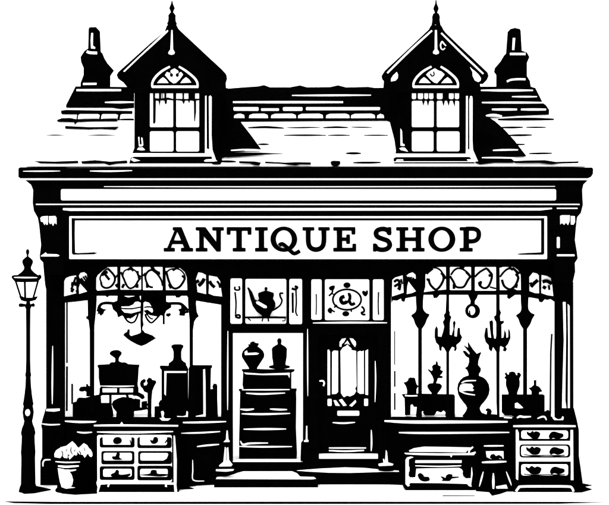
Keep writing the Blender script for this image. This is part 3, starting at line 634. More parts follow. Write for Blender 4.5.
# ================================================================== STREET THINGS
# street lamp
lp = thing('street_lamp','black cast iron street lamp with glazed lantern at the left corner of the shop','street lamp',at(28,492,-.9)*1.0)
lp.location = (at(28,492,-.9).x, -.9, 0)
LYY = -.9
M().lathe(28.2,[(300,1.6),(304,2.2),(307,3.2),(309,2.3),(330,2.1),(360,2.1),(372,2.5),(375,3.1),(377,2.5),(385,2.8),(395,3.8),(401,4.7),(404,5.3),(406,4.6),(412,5.6),(418,4.8),(421,4),(424,4.6),(428,6.2),(433,7.2),(436,6.4),(443,6.6),(452,7.2),(458,6.8),(470,7),(484,7.2),(487,8.4),(491.2,9.4)],LYY).build('post', IRON, lp)
M().lathe(27.6,[(249.2,.8),(251,1.7),(253.4,1.5),(255,.8),(256.6,1),(258,3),(260,5),(262.4,5.4),(265,4.4),(267.4,3.4),(269.4,3.8),(271.6,5.6),(273.4,7.8),(275.4,10.5),(276.2,12.4)],LYY).build('lantern_roof', IRON, lp)
b = M(); b.lathe(26.2,[(275,12),(275.6,13.8),(277.4,14.4),(279,13.4),(281,11.6),(282,10.6)],LYY); b.poly([(36,276.4),(39,274.6),(40.6,275.4),(40.8,278),(38,281)],LYY-.03,.06); 
br = b.build('lantern_brim', IRON, lp)
M().stroke([(14,277.4),(25,277.6),(37,277.6)],1.3,LYY-.26,.012,.5).build('brim_line', WHT, br)
b = M()
for s_ in (-.17,.17):
    sc = 1 if s_ < 0 else .97
    b.tube(at(15.6,281,LYY+s_), at(21.4,299,LYY+s_*.4), .016); b.tube(at(38,281,LYY+s_), at(33,299,LYY+s_*.4), .016)
b.tube(at(24.8,281,LYY-.18), at(25.2,299,LYY-.08), .018)
b.poly([(19,296.5),(22,298),(32,298),(35.4,296.5),(33,300.6),(29.6,301.6),(25,301.6),(21,300.4)],LYY-.1,.2)
b.build('lantern_frame', IRON, lp)
b = M(); b._prism([at(16,282,LYY-.18),at(38,282,LYY-.18),at(33,298,LYY-.08),at(21,298,LYY-.08)],[at(16,282,LYY-.175),at(38,282,LYY-.175),at(33,298,LYY-.075),at(21,298,LYY-.075)])
b.build('lantern_glass', GLS, lp)
M().poly([(18.4,305),(19.4,303.4),(22,303.6),(26,304.4),(31,304),(33,303.2),(34.4,305),(33.6,307),(31,306.6),(26,306.6),(21,307.2),(19,306.8)],LYY-.03,.06).build('ladder_bar', IRON, lp)
M().poly(ell(27.6,412.6,2.4,3.4,14),LYY-.105,.012).build('post_medallion', WHT, lp)

M().poly([(22,487),(36,485.6),(51,489),(34,492.3),(24,492.8),(20.6,491)], GROUND, .02, off=.02).build('base_shadow', IRON, lp)  # lamp's ground shadow, painted as a thin dark slab
# flower pot
PY = -.86; fp = thing('flower_pot','round black flower pot with white blossoms on the pavement between lamp and chest','flower pot',(at(70,0,PY).x,PY,0))
pot = M().lathe(69,[(459.5,14),(463,14),(465,12.6),(468,12.4),(476,11.2),(484,9.6),(487.6,9.2),(488,12.6),(489.4,13.6),(490.4,13.4)],PY).build('pot', WOODB, fp)
m = M()
PYf = PY-.235
m.stroke([(55.4,461.6),(66,462.4),(80,462)],1.2,PYf,.012,.5); m.stroke([(58,466),(66,466.8),(78.6,466)],2,PYf,.012,.4); m.stroke([(66,470),(71,470.6),(76,469.8)],1.4,PYf,.012,.5)
m.poly([(57.8,468.2),(62,469),(68.4,470.4),(71.6,475),(73,480),(72.2,484.6),(70.4,487),(75,487.6),(66,488.6),(61.6,487),(59.8,481),(58.6,474)],PYf,.012)
m.build('painted_highlight', WHT, pot)  # white rim lines and body highlight painted on the pot
fl = [(54.6,457),(54.4,453.6),(56,450.6),(59,449),(61,449.6),(64,448.4),(67,445.4),(70.8,442.4),(74,445.4),(77,449.4),(79,450),(80.4,446.4),(82.4,444.4),(86,446.6),(87.6,449.4),(89.4,451),(91,454),(91.2,457),(89.4,456),(88.4,453.8),(86.6,454),(84.6,457.6),(83,454.8),(80,454.6),(77.6,452),(75.6,452.4),(76,455.6),(74,454),(73,456),(69.6,459.4),(68.4,456.6),(70,455),(67,453.6),(67,458.2),(64,457.6),(62,455),(60,458)]
f_ = M(); f_.poly(fl, PY-.27, .12)
for i in range(60):
    a = random.uniform(0,6.28); rr2 = random.uniform(0,.15); q = at(random.uniform(60,84),random.uniform(449,453.5),PY)
    q.y = PY+.08+math.sin(a)*.1
    c0 = [f_.bm.verts.new(q+Vector((math.cos(t)*.03,math.sin(a+t)*.02,math.sin(t)*.03))) for t in (0,1.2,2.5,3.8,5)]
    f_.bm.faces.new(c0)
bl_ = f_.build('blossoms', WHT, fp)
m = M()
for a,w_ in (([(61.4,450.6),(62.6,453.6),(62.4,457)],1),([(71.4,446.6),(70.6,450.6),(72.4,454.6)],1),([(78.6,450.6),(80.4,453),(80.6,456)],1),([(67,448.6),(65.8,451.6)],.8),([(84,447.4),(84.8,451)],.8),([(75,449),(74.4,452)],.8)): m.stroke(a,w_,PY-.285,.01,.4)
m.build('petal_vein', BLK, fp)
M().lathe(72,[(449,8),(454,14),(459.6,14)],PY+.03,16).build('leaves', BLK, fp)

# chests of drawers outside
def knob(par, shapes, Y):
    for a in shapes:
        m = M()
        for k_, p_, w_ in a:
            if k_ == 's': m.stroke(p_, w_, Y-.01, .02)
            else: m.poly(p_, Y-.02, .03, smooth=True)
        m.build('handle', WOODB, par)
CYY = -1.0
ch = thing('chest_of_drawers','white six-drawer chest with black outlines and curved legs below the left bay window','chest of drawers',(at(137,0,CYY).x,CYY,0))
b = M(); zf0 = 0.0
x0, x1 = at(95.5,0,CYY+.02).x, at(178.5,0,CYY+.02).x
b.slab(x0,x1,CYY+.02,-.56,0.0,at(0,434,CYY).z); carc = b.build('carcass', WOODB, ch)  # body runs down to the ground as painted shade between the legs
b = M(); x0, x1 = at(92.5,0,CYY).x, at(180,0,CYY).x
b.slab(x0,x1,CYY-.03,-.555,at(0,434,CYY).z,at(0,424.5,CYY).z); top = b.build('top', WOODB, ch)
m = M(); m.stroke([(94,425.6),(121,425.4),(178,425.8)],1.8,CYY-.045,.012,.2); m.poly([(119.6,424.8),(121.6,422),(123.6,424.8)],CYY-.046,.012); m.stroke([(97,432),(130,432.4),(173,431.6)],2,CYY-.045,.012,.7)
m.build('top_line', WHT, top)
m = M()
m.poly([(97.2,436),(98.6,435),(170.4,435),(171.6,436),(171.8,443),(171.8,481),(170,482.6),(176,482.8),(177,492),(174.4,491.4),(174,484.6),(166.6,484.4),(166.8,487),(165,486.6),(165.2,484),(109.6,484),(108.6,487),(107.4,486.6),(107.8,484),(100.4,484.6),(99.8,487),(98.4,491.8),(97,492),(97.6,487),(96.4,482.8),(97.4,480)],CYY-.002,.02)
m.poly([(173.6,435.4),(174.8,436),(176.6,460),(176.4,483.6),(173.8,483.4)],CYY-.002,.02)
m.build('front_frame', WHT, ch)
KN = [[('c',[(113.4,440.6),(115,438.6),(118.4,438.2),(121,439.8),(120.6,442.2),(117.4,443.2),(114.4,442.6)],0)],
      [('c',[(150.4,440),(152.6,440.6),(154,438.2),(157,438.6),(157.4,441.4),(154.6,443),(151.6,442.4)],0)],
      [('c',[(112.6,456.6),(115.4,456.4),(117,453.8),(119.4,454.6),(119,457.4),(121.6,458.8),(114,458.8)],0)],None,
      [('c',[(111.6,474.4),(115,473),(116.6,471),(118.8,472),(119,474.4),(124,474.4),(129,473.8),(127,475.8),(114,476)],0)],
      [('c',[(141.6,474.6),(150,473.8),(151.6,471.4),(156,471.4),(157,473.8),(163,474),(168,474.6),(160,475.8),(148,475.2)],0)]]
DR = [((99.6,437.4,134.6,447.6),(102.4,434.9,131.2,444.6)),((137.2,437.2,171.6,448.2),(140,434.9,166.8,445)),((101.2,451,134.4,464.4),(103.6,453,131.8,460.4)),((138,451,171.8,464.2),(140.4,453.2,168.2,460.4)),((99.6,466.2,134.6,480),(103.2,469,131.6,476.6)),((137.2,465.6,172,480.4),(140.2,469,167.6,476.8))]
for (o_, i_), kn in zip(DR, KN):
    dr = M().box(*o_,CYY-.012,.012,2).build('drawer', WOODB, ch)
    M().box(*i_,CYY-.024,.012,1.6).build('drawer_panel', WHT, dr)
    if kn:
        pts_ = kn[0][1]; mx_ = sum(p[0] for p in pts_)/len(pts_); my_ = sum(p[1] for p in pts_)/len(pts_)
        knob(dr,[[('c',[(mx_+(x-mx_)*1.12, my_+(y-my_)*1.4) for x, y in pts_],0)]],CYY-.03)
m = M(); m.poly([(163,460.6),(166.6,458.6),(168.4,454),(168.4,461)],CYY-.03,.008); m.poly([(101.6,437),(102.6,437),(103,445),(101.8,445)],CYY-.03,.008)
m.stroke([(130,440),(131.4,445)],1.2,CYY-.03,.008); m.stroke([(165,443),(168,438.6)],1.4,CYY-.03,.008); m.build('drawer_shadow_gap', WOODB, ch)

ch = thing('chest_of_drawers','white three-drawer chest with paired dark handles at the right corner of the shop','chest of drawers',(at(544,0,CYY).x,CYY,0))
b = M(); b.slab(at(514,0,CYY).x,at(576,0,CYY).x,CYY+.02,-.56,0,at(0,428,CYY).z); b.build('carcass', WOODB, ch)
b = M(); b.slab(at(512.4,0,CYY).x,at(577,0,CYY).x,CYY-.02,-.555,at(0,428,CYY).z,at(0,424,CYY).z); top = b.build('top', WOODB, ch)
M().stroke([(513.4,426.2),(545,426),(575.6,426.2)],2,CYY-.04,.012,.2).build('top_line', WHT, top)
m = M()
m.poly([(516,430),(517.4,429.6),(518.8,433),(518.8,441),(570.4,441),(570.6,430),(573,430),(573.4,480),(571,480),(571,461.4),(518.6,461.4),(518,480),(516.2,479)],CYY-.002,.02)
m.stroke([(516.2,491.4),(518.6,488),(522,486.6),(545,486.4),(568,486.6),(572,488),(573.6,491.4)],2,CYY-.002,.02)
m.build('front_frame', WHT, ch)
KR = [[('c',[(526.6,431.6),(529.6,433),(532.4,430.8),(534.4,432.4),(537,431.4),(540.8,433),(540.2,436.2),(538,438.8),(532.4,439),(529.6,436.8),(526.8,434.6)],0)],[('c',[(549.6,436.6),(551.4,433),(555,431.6),(560,433),(563.8,434),(563.6,437),(558,439.2),(554,438),(551,439)],0)]]
for k_, (y0,y1) in enumerate(((429.6,439.6),(445,457),(463.4,476.4))):
    dr = M().box(519.6,y0-.6,570.4,y1+.6,CYY-.024,.012,3).build('drawer', WOODB, ch)
    M().box(521.4,y0+1,568,y1-1,CYY-.036,.012,2).build('drawer_panel', WHT, dr)
    dy = (0, 15.6, 35.2)[k_]
    knob(dr,[[(q[0],[(x_+(k_-1)*.6*(1 if x_>533 else -1),y_+dy) for x_,y_ in q[1]],q[2]) for q in a] for a in KR],CYY-.04)
    if k_: M().stroke([(524,y1-2.4),(533,y1-1.4),(548,y1-1.8),(556,y1-1.4),(565,y1-1.8)],1,CYY-.042,.008).build('drawer_moulding', WOODB, dr)

# trunk
TY = ground_Y(490.4); tk = thing('travel_trunk','long white travel trunk with black corners and lid standing right of the doorstep','trunk',(at(440,0,TY).x,TY,0))
b = M(); b.poly([(403.4,456),(477,456),(477,486),(475,490.2),(406,490.2),(403.4,487)],TY,.30); b.build('body', WOODB, tk)
b = M(); b.poly([(403.6,456),(403.4,453),(408,449),(414,447),(424,446),(470,446.6),(475.4,449),(477,455.8)],TY-.012,.32); lid = b.build('lid', WOODB, tk)
m = M(); m.poly([(409,450.6),(414,448.4),(424,446.8),(440,447),(471,447.6),(468,450),(465.6,452.2),(440,451.8),(409.6,451.6)],TY-.025,.012)
m.poly([(404.4,453),(440,453.4),(475,453.2),(474,455),(452.4,455),(451.2,457.4),(450,455.4),(420,455),(406,454.2)],TY-.025,.012)
m.stroke([(473,447),(469.6,450),(469,453)],1.4,TY-.026,.012); m.stroke([(475.6,452.4),(470,454)],1.4,TY-.026,.012)
m.build('lid_panel', WHT, lid)
m = M(); m.poly([(405.6,460),(407,457.6),(411,456.6),(413.4,457.2),(410.4,458.4),(409.4,461),(409.4,478),(412,477),(416,478),(409,484),(409.6,485.6),(408,486.4),(405.6,484)],TY-.014,.012)
m.box(415,460.4,462,462.8,TY-.014,.012,.6); m.stroke([(414,465.8),(440,466.4),(465,465.6)],.9,TY-.014,.012,.3)
m.poly([(408.6,477.6),(415.4,477.4),(416.4,468.8),(459,468),(463,470),(462.4,474),(465,477.6),(470.6,478.4),(470.8,469),(471.8,467),(472.6,474),(471,484.4),(471.6,486.6),(469,486),(467,483.8),(440,483),(409,482.8)],TY-.014,.012)
m.build('canvas_panel', WHT, tk)
m = M(); m.poly([(417.8,474.6),(420.4,473),(423.4,474.8),(424.4,476.6),(428.8,477),(429.6,480.4),(425,481.6),(421,480.6),(418.6,478)],TY-.028,.01,smooth=True)
m.poly([(440.2,476.4),(443,476.6),(445.4,478),(446.2,475.4),(449,473.8),(452.8,474.6),(452,476.6),(459,476.6),(459,477.6),(452,478.6),(449.6,481.2),(441.4,481),(443,479.2)],TY-.028,.01)
m.build('clasp', IRON, tk)
m = M(); m.poly([(408.8,459.4),(412,458),(415.6,459.6),(414.8,464),(416,468),(415.6,475.6),(412.4,477.6),(408.6,476),(408.8,472),(411,470),(408.8,466)],TY-.024,.01); m.build('corner_guard', IRON, tk)
m = M(); m.poly([(462,459),(472,460),(471.6,466),(470.8,478),(466,478.4),(463,476),(463.4,472),(461,468)],TY-.024,.01); m.build('corner_guard', IRON, tk)

# stool
SY = -.72; sl = thing('stool','small black wooden stool with white edged legs between trunk and three-drawer chest','stool',(at(494,0,SY).x,SY,0))
b = M(); b.poly([(482,444),(506,444),(506,464),(482,464)],SY-.02,.26); seat = b.build('seat', WOODB, sl)
m = M(); m.stroke([(484,446),(503.6,445.8)],1.3,SY-.035,.012,.3); m.poly([(486,451.4),(503.4,451.2),(503.6,458.6),(500,459),(497,457),(494,459.4),(491,459),(486.8,457)],SY-.035,.012); m.stroke([(482,462.4),(494,462),(506.4,461.6)],2,SY-.036,.012,.4)
m.build('seat_trim', WHT, seat)
m = M(); m.poly([(489.6,457.6),(491,454.6),(494,453.8),(496,456),(499,454.8),(502,456.6),(503,459),(497,458),(493,460)],SY-.046,.008); m.build('seat_carving', WOODB, seat)
for a, wa in (([(485,464),(479.4,490)],4),([(493.4,464),(493.4,495)],5),([(504,464),(512,490)],4)):
    l_ = M().stroke(a,wa,SY-.03,.05).build('leg', WOODB, sl)
    (xa_,ya_),(xb_,yb_) = a
    M().stroke([(xa_+(xb_-xa_)*.3,ya_+(yb_-ya_)*.3),(xb_,yb_-3.5)],2.4 if wa==5 else 1.5,SY-.045,.012,.7).build('leg_edge', WHT, l_)
b = M(); b.poly([(478,476),(512,476),(514,490.5),(478,490.5)],SY+.02,.16); b.build('leg_shade', WOODB, sl)  # dark sheet standing in for the shade between the legs
M().poly([(496,486.6),(506.4,484.8),(508,489),(497,490.4)],SY-.03,.02).build('rung', WHT, sl)

# ================================================================== THINGS IN THE WINDOWS
def flat(name, label, catg, pts, Y, t=.1, m_=WOODB, smooth=False, cross=None, extra=(), k=2, group=None):
    b = M()
    if cross is None: b.poly(pts, Y, t, smooth)
    else: b.cross(pts, cross, Y, t, smooth, k)
    for e in extra: b.stroke(e[0], e[1], Y, min(t,.03))
    return solo(b.build(name, m_), label, catg, group)
def turned(name, label, catg, axis, prof, Y, m_=WOODB):
    b = M().lathe(axis, prof, Y); return solo(b.build(name, m_), label, catg)
IY = -.18
# teapot on the shelf over the display window
tp = thing('teapot','black teapot with long spout on the shelf above the centre display window','teapot',at(264,316.6,-.45))
M().lathe(266,[(287,.8),(288,1.5),(289.6,1.4),(290.6,.8),(291.2,2.4),(292,5),(292.8,7.6),(295,8),(299,7),(300,8),(303,9.4),(306,9.4),(309,8.2),(312,6),(315,4.4),(316.4,4)],-.45).build('body', IRON, tp)
M().poly([(247,287.6),(248.6,287.4),(252,292),(255,299.6),(258,301),(262,306),(262,315.6),(257,312),(252.6,306),(250.4,299),(248.4,291)],-.46,.05).build('spout', IRON, tp)
M().stroke([(283.4,293.4),(280,293.4),(280.4,297),(282,300.6),(280,305.4),(275.6,308.8),(272,310.6)],1.7,-.46,.04).build('handle', IRON, tp)
m = M(); m.poly([(256,301.8),(258.4,301.4),(266.6,306),(266.6,308),(264,308),(256.6,303.6)],-.62,.01); m.build('white_stripe', WHT, tp)
m = M(); m.stroke([(264,316),(263,318),(262,321.6)],1.4,-.515,.01); m.stroke([(267,316),(268,318),(268.6,321.6)],1.6,-.515,.01); m.build('foot', IRON, tp)

# centre display: tall chest
TC = -.12
tc = thing('tall_chest','tall black chest of drawers with stepped upper case in the centre display window','chest of drawers',at(266,459,TC))
M().poly([(240,390),(296,390),(296.4,400),(296,430),(297,455),(296.6,458.6),(239,458.6),(239,440),(239.6,410)],TC,.2).build('lower_case', WOODB, tc)
M().poly([(243,372),(291.4,372),(291.4,390.6),(243.4,389),(242.4,385)],TC+.01,.17).build('upper_case', WOODB, tc)
M().poly([(241.4,370),(254,369.6),(266,370.2),(294.6,370),(294.4,371.4),(291,373),(244,373.4)],TC-.006,.18).build('top', WOODB, tc)
M().poly([(238.4,390),(296.8,389.6),(296.6,391.4),(294.6,392.6),(240.4,392.6)],TC-.01,.2).build('waist_moulding', WOODB, tc)
m = M(); Tm = TC-.02
m.poly([(244,372.6),(262,373.8),(289.8,372.8),(289.4,378),(288,374.8),(262,375),(246,374.2)],Tm,.01); m.stroke([(242,389.8),(268,389.8),(289.6,389.6)],1.2,Tm,.01,.4)
for a,w_ in (([(246,393.2),(262,394),(285,393)],1.6),([(240.4,409.2),(247,409.8),(254,409)],1.9),([(270,409),(279,409.6),(287,409.6)],1.7),([(241.6,413.8),(262,414.2),(290,413.4)],1.8),([(243.6,429.2),(286,429)],1.9),([(240.4,441),(243,444.6),(250,443.4),(268,443)],1.8),([(238.6,446.4),(262,446.8),(292,446.6)],1.5)): m.stroke(a,w_,Tm,.01,.5)
m.build('drawer_line', WHT, tc)
jar = turned('ginger_jar','round black jar with knotted lid, left one on top of the tall chest','jar',253,
  [(344,2),(346.6,5),(348.4,7.6),(351,10.2),(354,11.4),(357,11.2),(360,9.4),(364,6.8),(367,4.8),(368.8,4)],-.02)
k_ = thing('x','','x',(0,0,0)); bpy.data.objects.remove(k_)
def sub(par, name, mb, m_):
    bmesh.ops.recalc_face_normals(mb.bm, faces=mb.bm.faces)
    bmesh.ops.translate(mb.bm, vec=-par.location, verts=mb.bm.verts)
    me = bpy.data.meshes.new(name); mb.bm.to_mesh(me); mb.bm.free(); me.materials.append(m_)
    o = bpy.data.objects.new(name, me); COL.objects.link(o); o.parent = par; return o
sub(jar,'lid',M().cross([(248,345),(248.6,344),(250,344.4),(250,342.6),(253,341.4),(255,342.6),(258.8,343.4),(258.6,345.4),(256,347.6),(250,347.6)],253,-.02,.06),WOODB)
sub(jar,'jar_highlight',M().poly([(244.6,352),(247,350.4),(247.6,353),(256,352.6),(259,353.4),(257,354.6),(245,355)],-.225,.01),WHT)  # highlight on the jar, painted as a white strip
jar = turned('lidded_canister','black domed canister on a wide foot, right one on top of the tall chest','canister',279.4,
  [(338.2,1.2),(340,2.4),(342,2.2),(344,1.8),(345,3.4),(347,6.6),(349,7.8),(351,7.6),(357,7.4),(363,6.4),(365,6.4),(366,10.4),(367.6,10.6),(368.4,8)],-.02)

# left bay
turned_l = turned
ub = thing('sideboard','black sideboard with open lower shelves behind the left bay glass','sideboard',at(118,417,IY))
M().poly([(97,365.4),(110,364.6),(122,364.4),(138.6,365.4),(137.6,369.6),(137.2,378),(136.6,385),(137,388.4),(100.6,388.4),(99.6,384),(98.6,378),(98.6,369)],IY,.14).build('cupboard', WOODB, ub)
m = M(); m.stroke([(100,386),(118,386.4),(134,386)],1.2,IY-.012,.01,.5); m.build('cupboard_line', WHT, ub)
m = M(); m.box(99.4,388,101.4,396,IY,.12); m.box(133,388,137.6,396,IY,.12); m.box(116.8,388,118.6,394,IY,.12); m.poly([(99,393),(138,393),(143,395.6),(144,398.6),(142,399.6),(139,397),(134,395),(99,395.4)],IY,.12); m.box(109,394,110.6,418,IY,.12); m.box(99,403.6,110,418,IY,.12)
m.stroke([(126,394),(127.5,398)],1.6,IY,.1)
m.build('shelf_frame', WOODB, ub)
flat('oil_lamp','small black mushroom-topped lamp standing on the sideboard','lamp',[(110,354),(110.8,351.4),(114,350.2),(118,350.2),(121.4,352.4),(121,355),(119.2,357.4),(118.6,361),(122,362.4),(125,362.4),(127,364.6),(111,364.8),(110.8,362.4),(114.8,362),(115.4,358.6),(113,356.4)],IY+.04,.06,IRON,True,117)
flat('cooking_pot','big round black pot under the sideboard shelves','pot',[(111.6,404),(113,401),(117,399),(122,397.6),(130,398.4),(134,400),(134.4,405),(133.4,411),(133,418),(116,418),(116.4,412),(113,408)],IY-.03,.12,IRON)
flat('tea_caddy','black square caddy with looped handle right of the round pot','caddy',[(134,399),(139.6,400),(139.4,408),(141.4,408.4),(141.4,402),(146.4,401.4),(146.6,409.6),(141,410.6),(134,411.4)],IY-.03,.1,IRON,False,None,[([(146,403),(148,406),(147.4,410)],1)])
flat('low_cabinet','dark low cabinet filling the left corner of the left bay','cabinet',[(72.6,403),(76,402.4),(77.4,398.6),(84,398.6),(92,396.4),(99.4,395),(100,404),(110,404),(112,413),(112,418),(72.6,418)],IY-.05,.14)
flat('leafy_plant','small black leafy plant on the low cabinet in the left bay','plant',[(79,389.6),(80.6,387),(84,386.4),(86,386.6),(87,383.8),(88.6,385.8),(91,386.6),(92,395.4),(88.6,396.6),(87,394.6),(88,392),(85,391),(83,391.6),(80,391.2)],IY-.02,.03,IRON,False,87)
flat('carved_torchere','black carved stand with curled top between sideboard and wardrobe','stand',[(139.8,383.6),(141,380.6),(143.6,379),(145.6,380.4),(145,382.6),(143.4,383.4),(143.6,385.8),(146,385.6),(147.4,383.4),(146.4,380.4),(148.4,377.8),(151,378.6),(152,380.2),(155.4,380.8),(156,383),(154,386.4),(152,391.4),(151.2,400),(151,418),(147.6,418),(147.4,393),(144,391.6),(142.6,388.6),(140.6,386.6)],IY,.06,IRON)
cb = thing('display_cabinet','black glazed display cabinet carrying a vase in the left bay','cabinet',at(174,417,IY))
M().poly([(161.4,369),(187.4,369),(187.4,418),(161.4,418)],IY,.14).build('case', WOODB, cb)
M().poly([(159.6,366.2),(172,366.6),(186,366.4),(187.8,370.6),(162,370.6),(160,368.4)],IY-.01,.15).build('cornice', WOODB, cb)
m = M(); m.poly([(164.4,371.2),(186.4,371.2),(186.2,372.8),(166.4,372.8),(165.8,395.6),(164.4,394)],IY-.024,.01); m.poly([(177,416),(183,416.4),(186,415.4),(186.6,411),(188,412),(187.6,418),(178,418)],IY-.024,.01); m.build('glazing_line', WHT, cb)
turned('baluster_vase','black waisted vase on top of the display cabinet in the left bay','vase',177.4,[(344.4,4),(345.4,6),(347,6.2),(349,4.8),(352,4),(357,4),(360,4.6),(361.6,6.4),(363,8.6),(365.4,9)],IY+.08)
cb = thing('wardrobe','tall plain black wardrobe with one white door edge in the left bay','wardrobe',at(200,417,IY))
M().poly([(188.6,367.6),(210.4,367.6),(209.4,418),(188,418)],IY-.02,.16).build('case', WOODB, cb)
M().box(190,366,211.4,368.4,IY-.03,.18).build('top', WOODB, cb)
m = M(); m.poly([(203.2,369.6),(205,369),(205.4,380),(205.8,415.4),(207,417.4),(195,418),(196,416),(203.4,414.4)],IY-.034,.01); m.build('door_edge', WHT, cb)
flat('tall_bottle','slim black bottle with hooked neck right of the wardrobe','bottle',[(206,390),(209.6,389.6),(213,389),(212.2,386.6),(213.4,383.8),(216.4,384.2),(217.2,386.4),(217.2,400),(217.8,418),(205.6,418)],IY-.08,.06,IRON)
flat('figurine','small dark figurine on the sill in front of the display cabinet','figurine',[(154.4,406.6),(159,406.4),(158.4,403.4),(160,400.4),(163,400.6),(164.4,404),(166,409),(170,414),(172,418),(154.4,418)],IY-.08,.06,IRON)
sub_o = flat('anchor_ornament','small white anchor-shaped ornament at the foot of the display cabinet','ornament',[(161,411.6),(163,411),(164,413),(163.4,417),(165,418.6),(170.6,418.6),(168,420.6),(162,420.6),(159.6,418.2),(162,418)],-.56,.02,WHT)

# brackets, chandelier of left bay
HG = -.30
cd = thing('chandelier','black swagged chandelier with shallow bowl hanging in the left bay window','chandelier',at(141.6,293,HG))
M().poly([(141,293),(143.6,293),(143.2,312),(142.6,320),(143.4,325),(142.2,327.6),(142.4,333.6),(141,333.6),(140.4,326),(140.2,312)],HG,.04).build('stem', IRON, cd)
m = M(); m.poly([(122,295.6),(128,297.4),(139,295.2),(141,303),(138,301.6),(135,302),(132.6,304.8),(129,306.4),(121,306.6),(121,309.4),(124,312.6),(131,313.4),(139,311.2),(141,311),(140,313.6),(136,315),(132,318),(126,318.6),(122,315.6),(118,317.6),(116.6,312.6),(113,309.6),(111.6,305),(111,303),(117,300.6),(117.6,294)],HG+.01,.05)
m.stroke([(121,308.4),(131,308.8),(141,307)],1.6,HG+.01,.02); m.stroke([(124,316),(127,320.6),(131,322.8),(135,321),(138,314)],1.9,HG,.02); m.stroke([(129.5,318.4),(134.6,314)],1.9,HG,.02)
m.build('swag', IRON, cd)
m = M(); m.poly([(143,293),(166,293),(166,301.6),(171,303),(171,307.6),(166,311),(163.6,316.4),(160,315),(157,316.6),(150,315.4),(145,312.6),(143.4,310.6),(147,309.6),(152,313),(153,311),(152,307.4),(149,302.8),(145,301.6),(143.2,303)],HG+.01,.05)
m.stroke([(144,307.4),(149,306.8),(153,307.8)],1.6,HG+.01,.02); m.stroke([(145,314),(147,319),(151,322.8),(155,320),(160,314.6)],1.9,HG,.02); m.stroke([(146,313),(150,318),(153,319)],1.5,HG,.02); m.stroke([(163.6,312),(163.6,324.4)],2,HG,.03)
m.build('swag', IRON, cd)
M().poly([(123,335),(124.6,333),(127,331.6),(127.4,329.6),(128.8,329.8),(128.6,335),(130,336.4),(136,334.6),(140,333),(142,330.4),(144,333),(148,334.4),(152,336),(155.2,338.8),(151,341.4),(146,344.4),(141.4,346.2),(137,344.6),(131,341.4),(127,338.6)],HG-.04,.12).build('bowl', IRON, cd)
for a, s_ in (([(98,311.6),(99,307),(101.4,304),(106,303),(113,303.4)],'left'),([(188,311),(184.4,307),(180.6,304),(176,303.4),(169,303.6)],'right')):
    m = M(); m.stroke(a,3,HG+.02,.04)
    if s_ == 'left': m.poly([(96,310.6),(99.6,309.6),(100.4,307.4),(103,309),(106.6,309.6),(104,311.4),(103,314),(100.6,316),(99,313.6),(97,315),(98,312)],HG+.01,.04)
    else: m.poly([(178,309.4),(181,308.4),(181,305),(185,307),(185.4,311),(188.4,311),(188.4,313),(185,313.6),(184.6,316),(179,315.6),(179.6,312)],HG+.01,.04); m.poly([(166,313.6),(170,313),(171,315),(168.6,317),(166,316)],HG+.01,.04)
    solo(m.build('scroll_bracket', IRON), 'black iron scroll bracket on the %s side of the left bay chandelier' % s_, 'bracket', 'scroll brackets beside the chandelier')

# right bay
c1 = [(446.4,296),(449,296),(448.8,310),(450,312.6),(449.6,314.6),(451.4,317),(450.4,320),(449.9,323),(449.8,334.4),(451.6,335.2),(453.4,329),(452.9,322),(455,320.6),(455.6,323),(454.6,329),(454.4,336),(456.8,336.6),(457.4,330),(458,327.6),(460,328),(460.2,333.6),(462.2,337),(460.4,341.6),(456.4,345),(456.8,348.6),(455.4,351.4),(454,350.6),(454.6,347.8),(452,346.8),(450,350),(448.6,353),(446.8,353),(444,348),(442,346.6),(441.2,351.4),(439.4,350),(438.8,345.4),(436,342.6),(434.6,337),(434.8,329.6),(436.4,325.6),(438,329),(438,336.2),(441.4,336.8),(443,332),(444.2,326.6),(442.8,322),(444.6,319),(443.8,315),(445.6,312.6)]
def chand(pts, dx, ax, label, holes):
    o = thing('candle_chandelier', label, 'chandelier', at(ax,296,IY), 'candle chandeliers in the right bay')
    b = M(); b.cross(pts, ax, IY, .03, False, 2); b.build('frame', IRON, o)
    return o
chand(c1,0,447.8,'black candle chandelier hanging left of the ring pendant in the right bay',None)
c2 = [(497,296),(499.6,296),(499.6,309),(501,312.6),(500,316),(500.4,321),(504,320.6),(503.6,323),(501.4,324.6),(501.6,338),(503.6,337.4),(504.6,329.6),(506,333),(506.4,338),(508.2,337),(508.4,328),(510,331.4),(510.4,338),(508,344),(505.6,346.6),(507,349),(505.4,351.6),(503,351),(503.6,347.6),(500.4,346),(498.4,352),(496.4,352),(493,347),(491.4,351.8),(489,349.4),(488.6,345.4),(485.6,342),(484.2,336),(485.6,328),(487.4,327.4),(488.2,337),(491.2,337.8),(490,329),(489.4,321.4),(492.2,320),(493,322),(493.2,333),(494.2,338.6),(495.8,338.4),(497,330),(496,322),(494.6,319.6),(494,316.6),(496,315)]
chand(c2,0,498.2,'black candle chandelier hanging right of the ring pendant in the right bay',None)
rp = thing('ring_pendant','black ring-shaped pendant hanging at the centre of the right bay','pendant',at(473,294,IY))
M().poly([(468,294),(478.4,294),(477,298),(475,301),(475,304.4),(470.6,304.4),(471,301)],IY,.06).build('hanger', IRON, rp)
M().ring(ell(472.9,311,7.3,7.4),ell(472,310.8,3.7,4.4),IY-.02,.07).build('ring', IRON, rp)
M().stroke([(469.6,310.5),(470.2,314.6),(472,315.6)],1.3,IY-.02,.04).build('hook', IRON, rp)
tb = thing('low_table','black low table with carved apron in the left half of the right bay','table',at(429,417,IY))
M().poly([(402.4,395.4),(418,394.8),(455,395.6),(455,397.6),(404,398.2)],IY-.02,.2).build('top', WOODB, tb)
M().stroke([(405,395.6),(411,395.9),(417.4,395.7)],1.1,IY-.034,.01).build('top_line', WHT, tb)
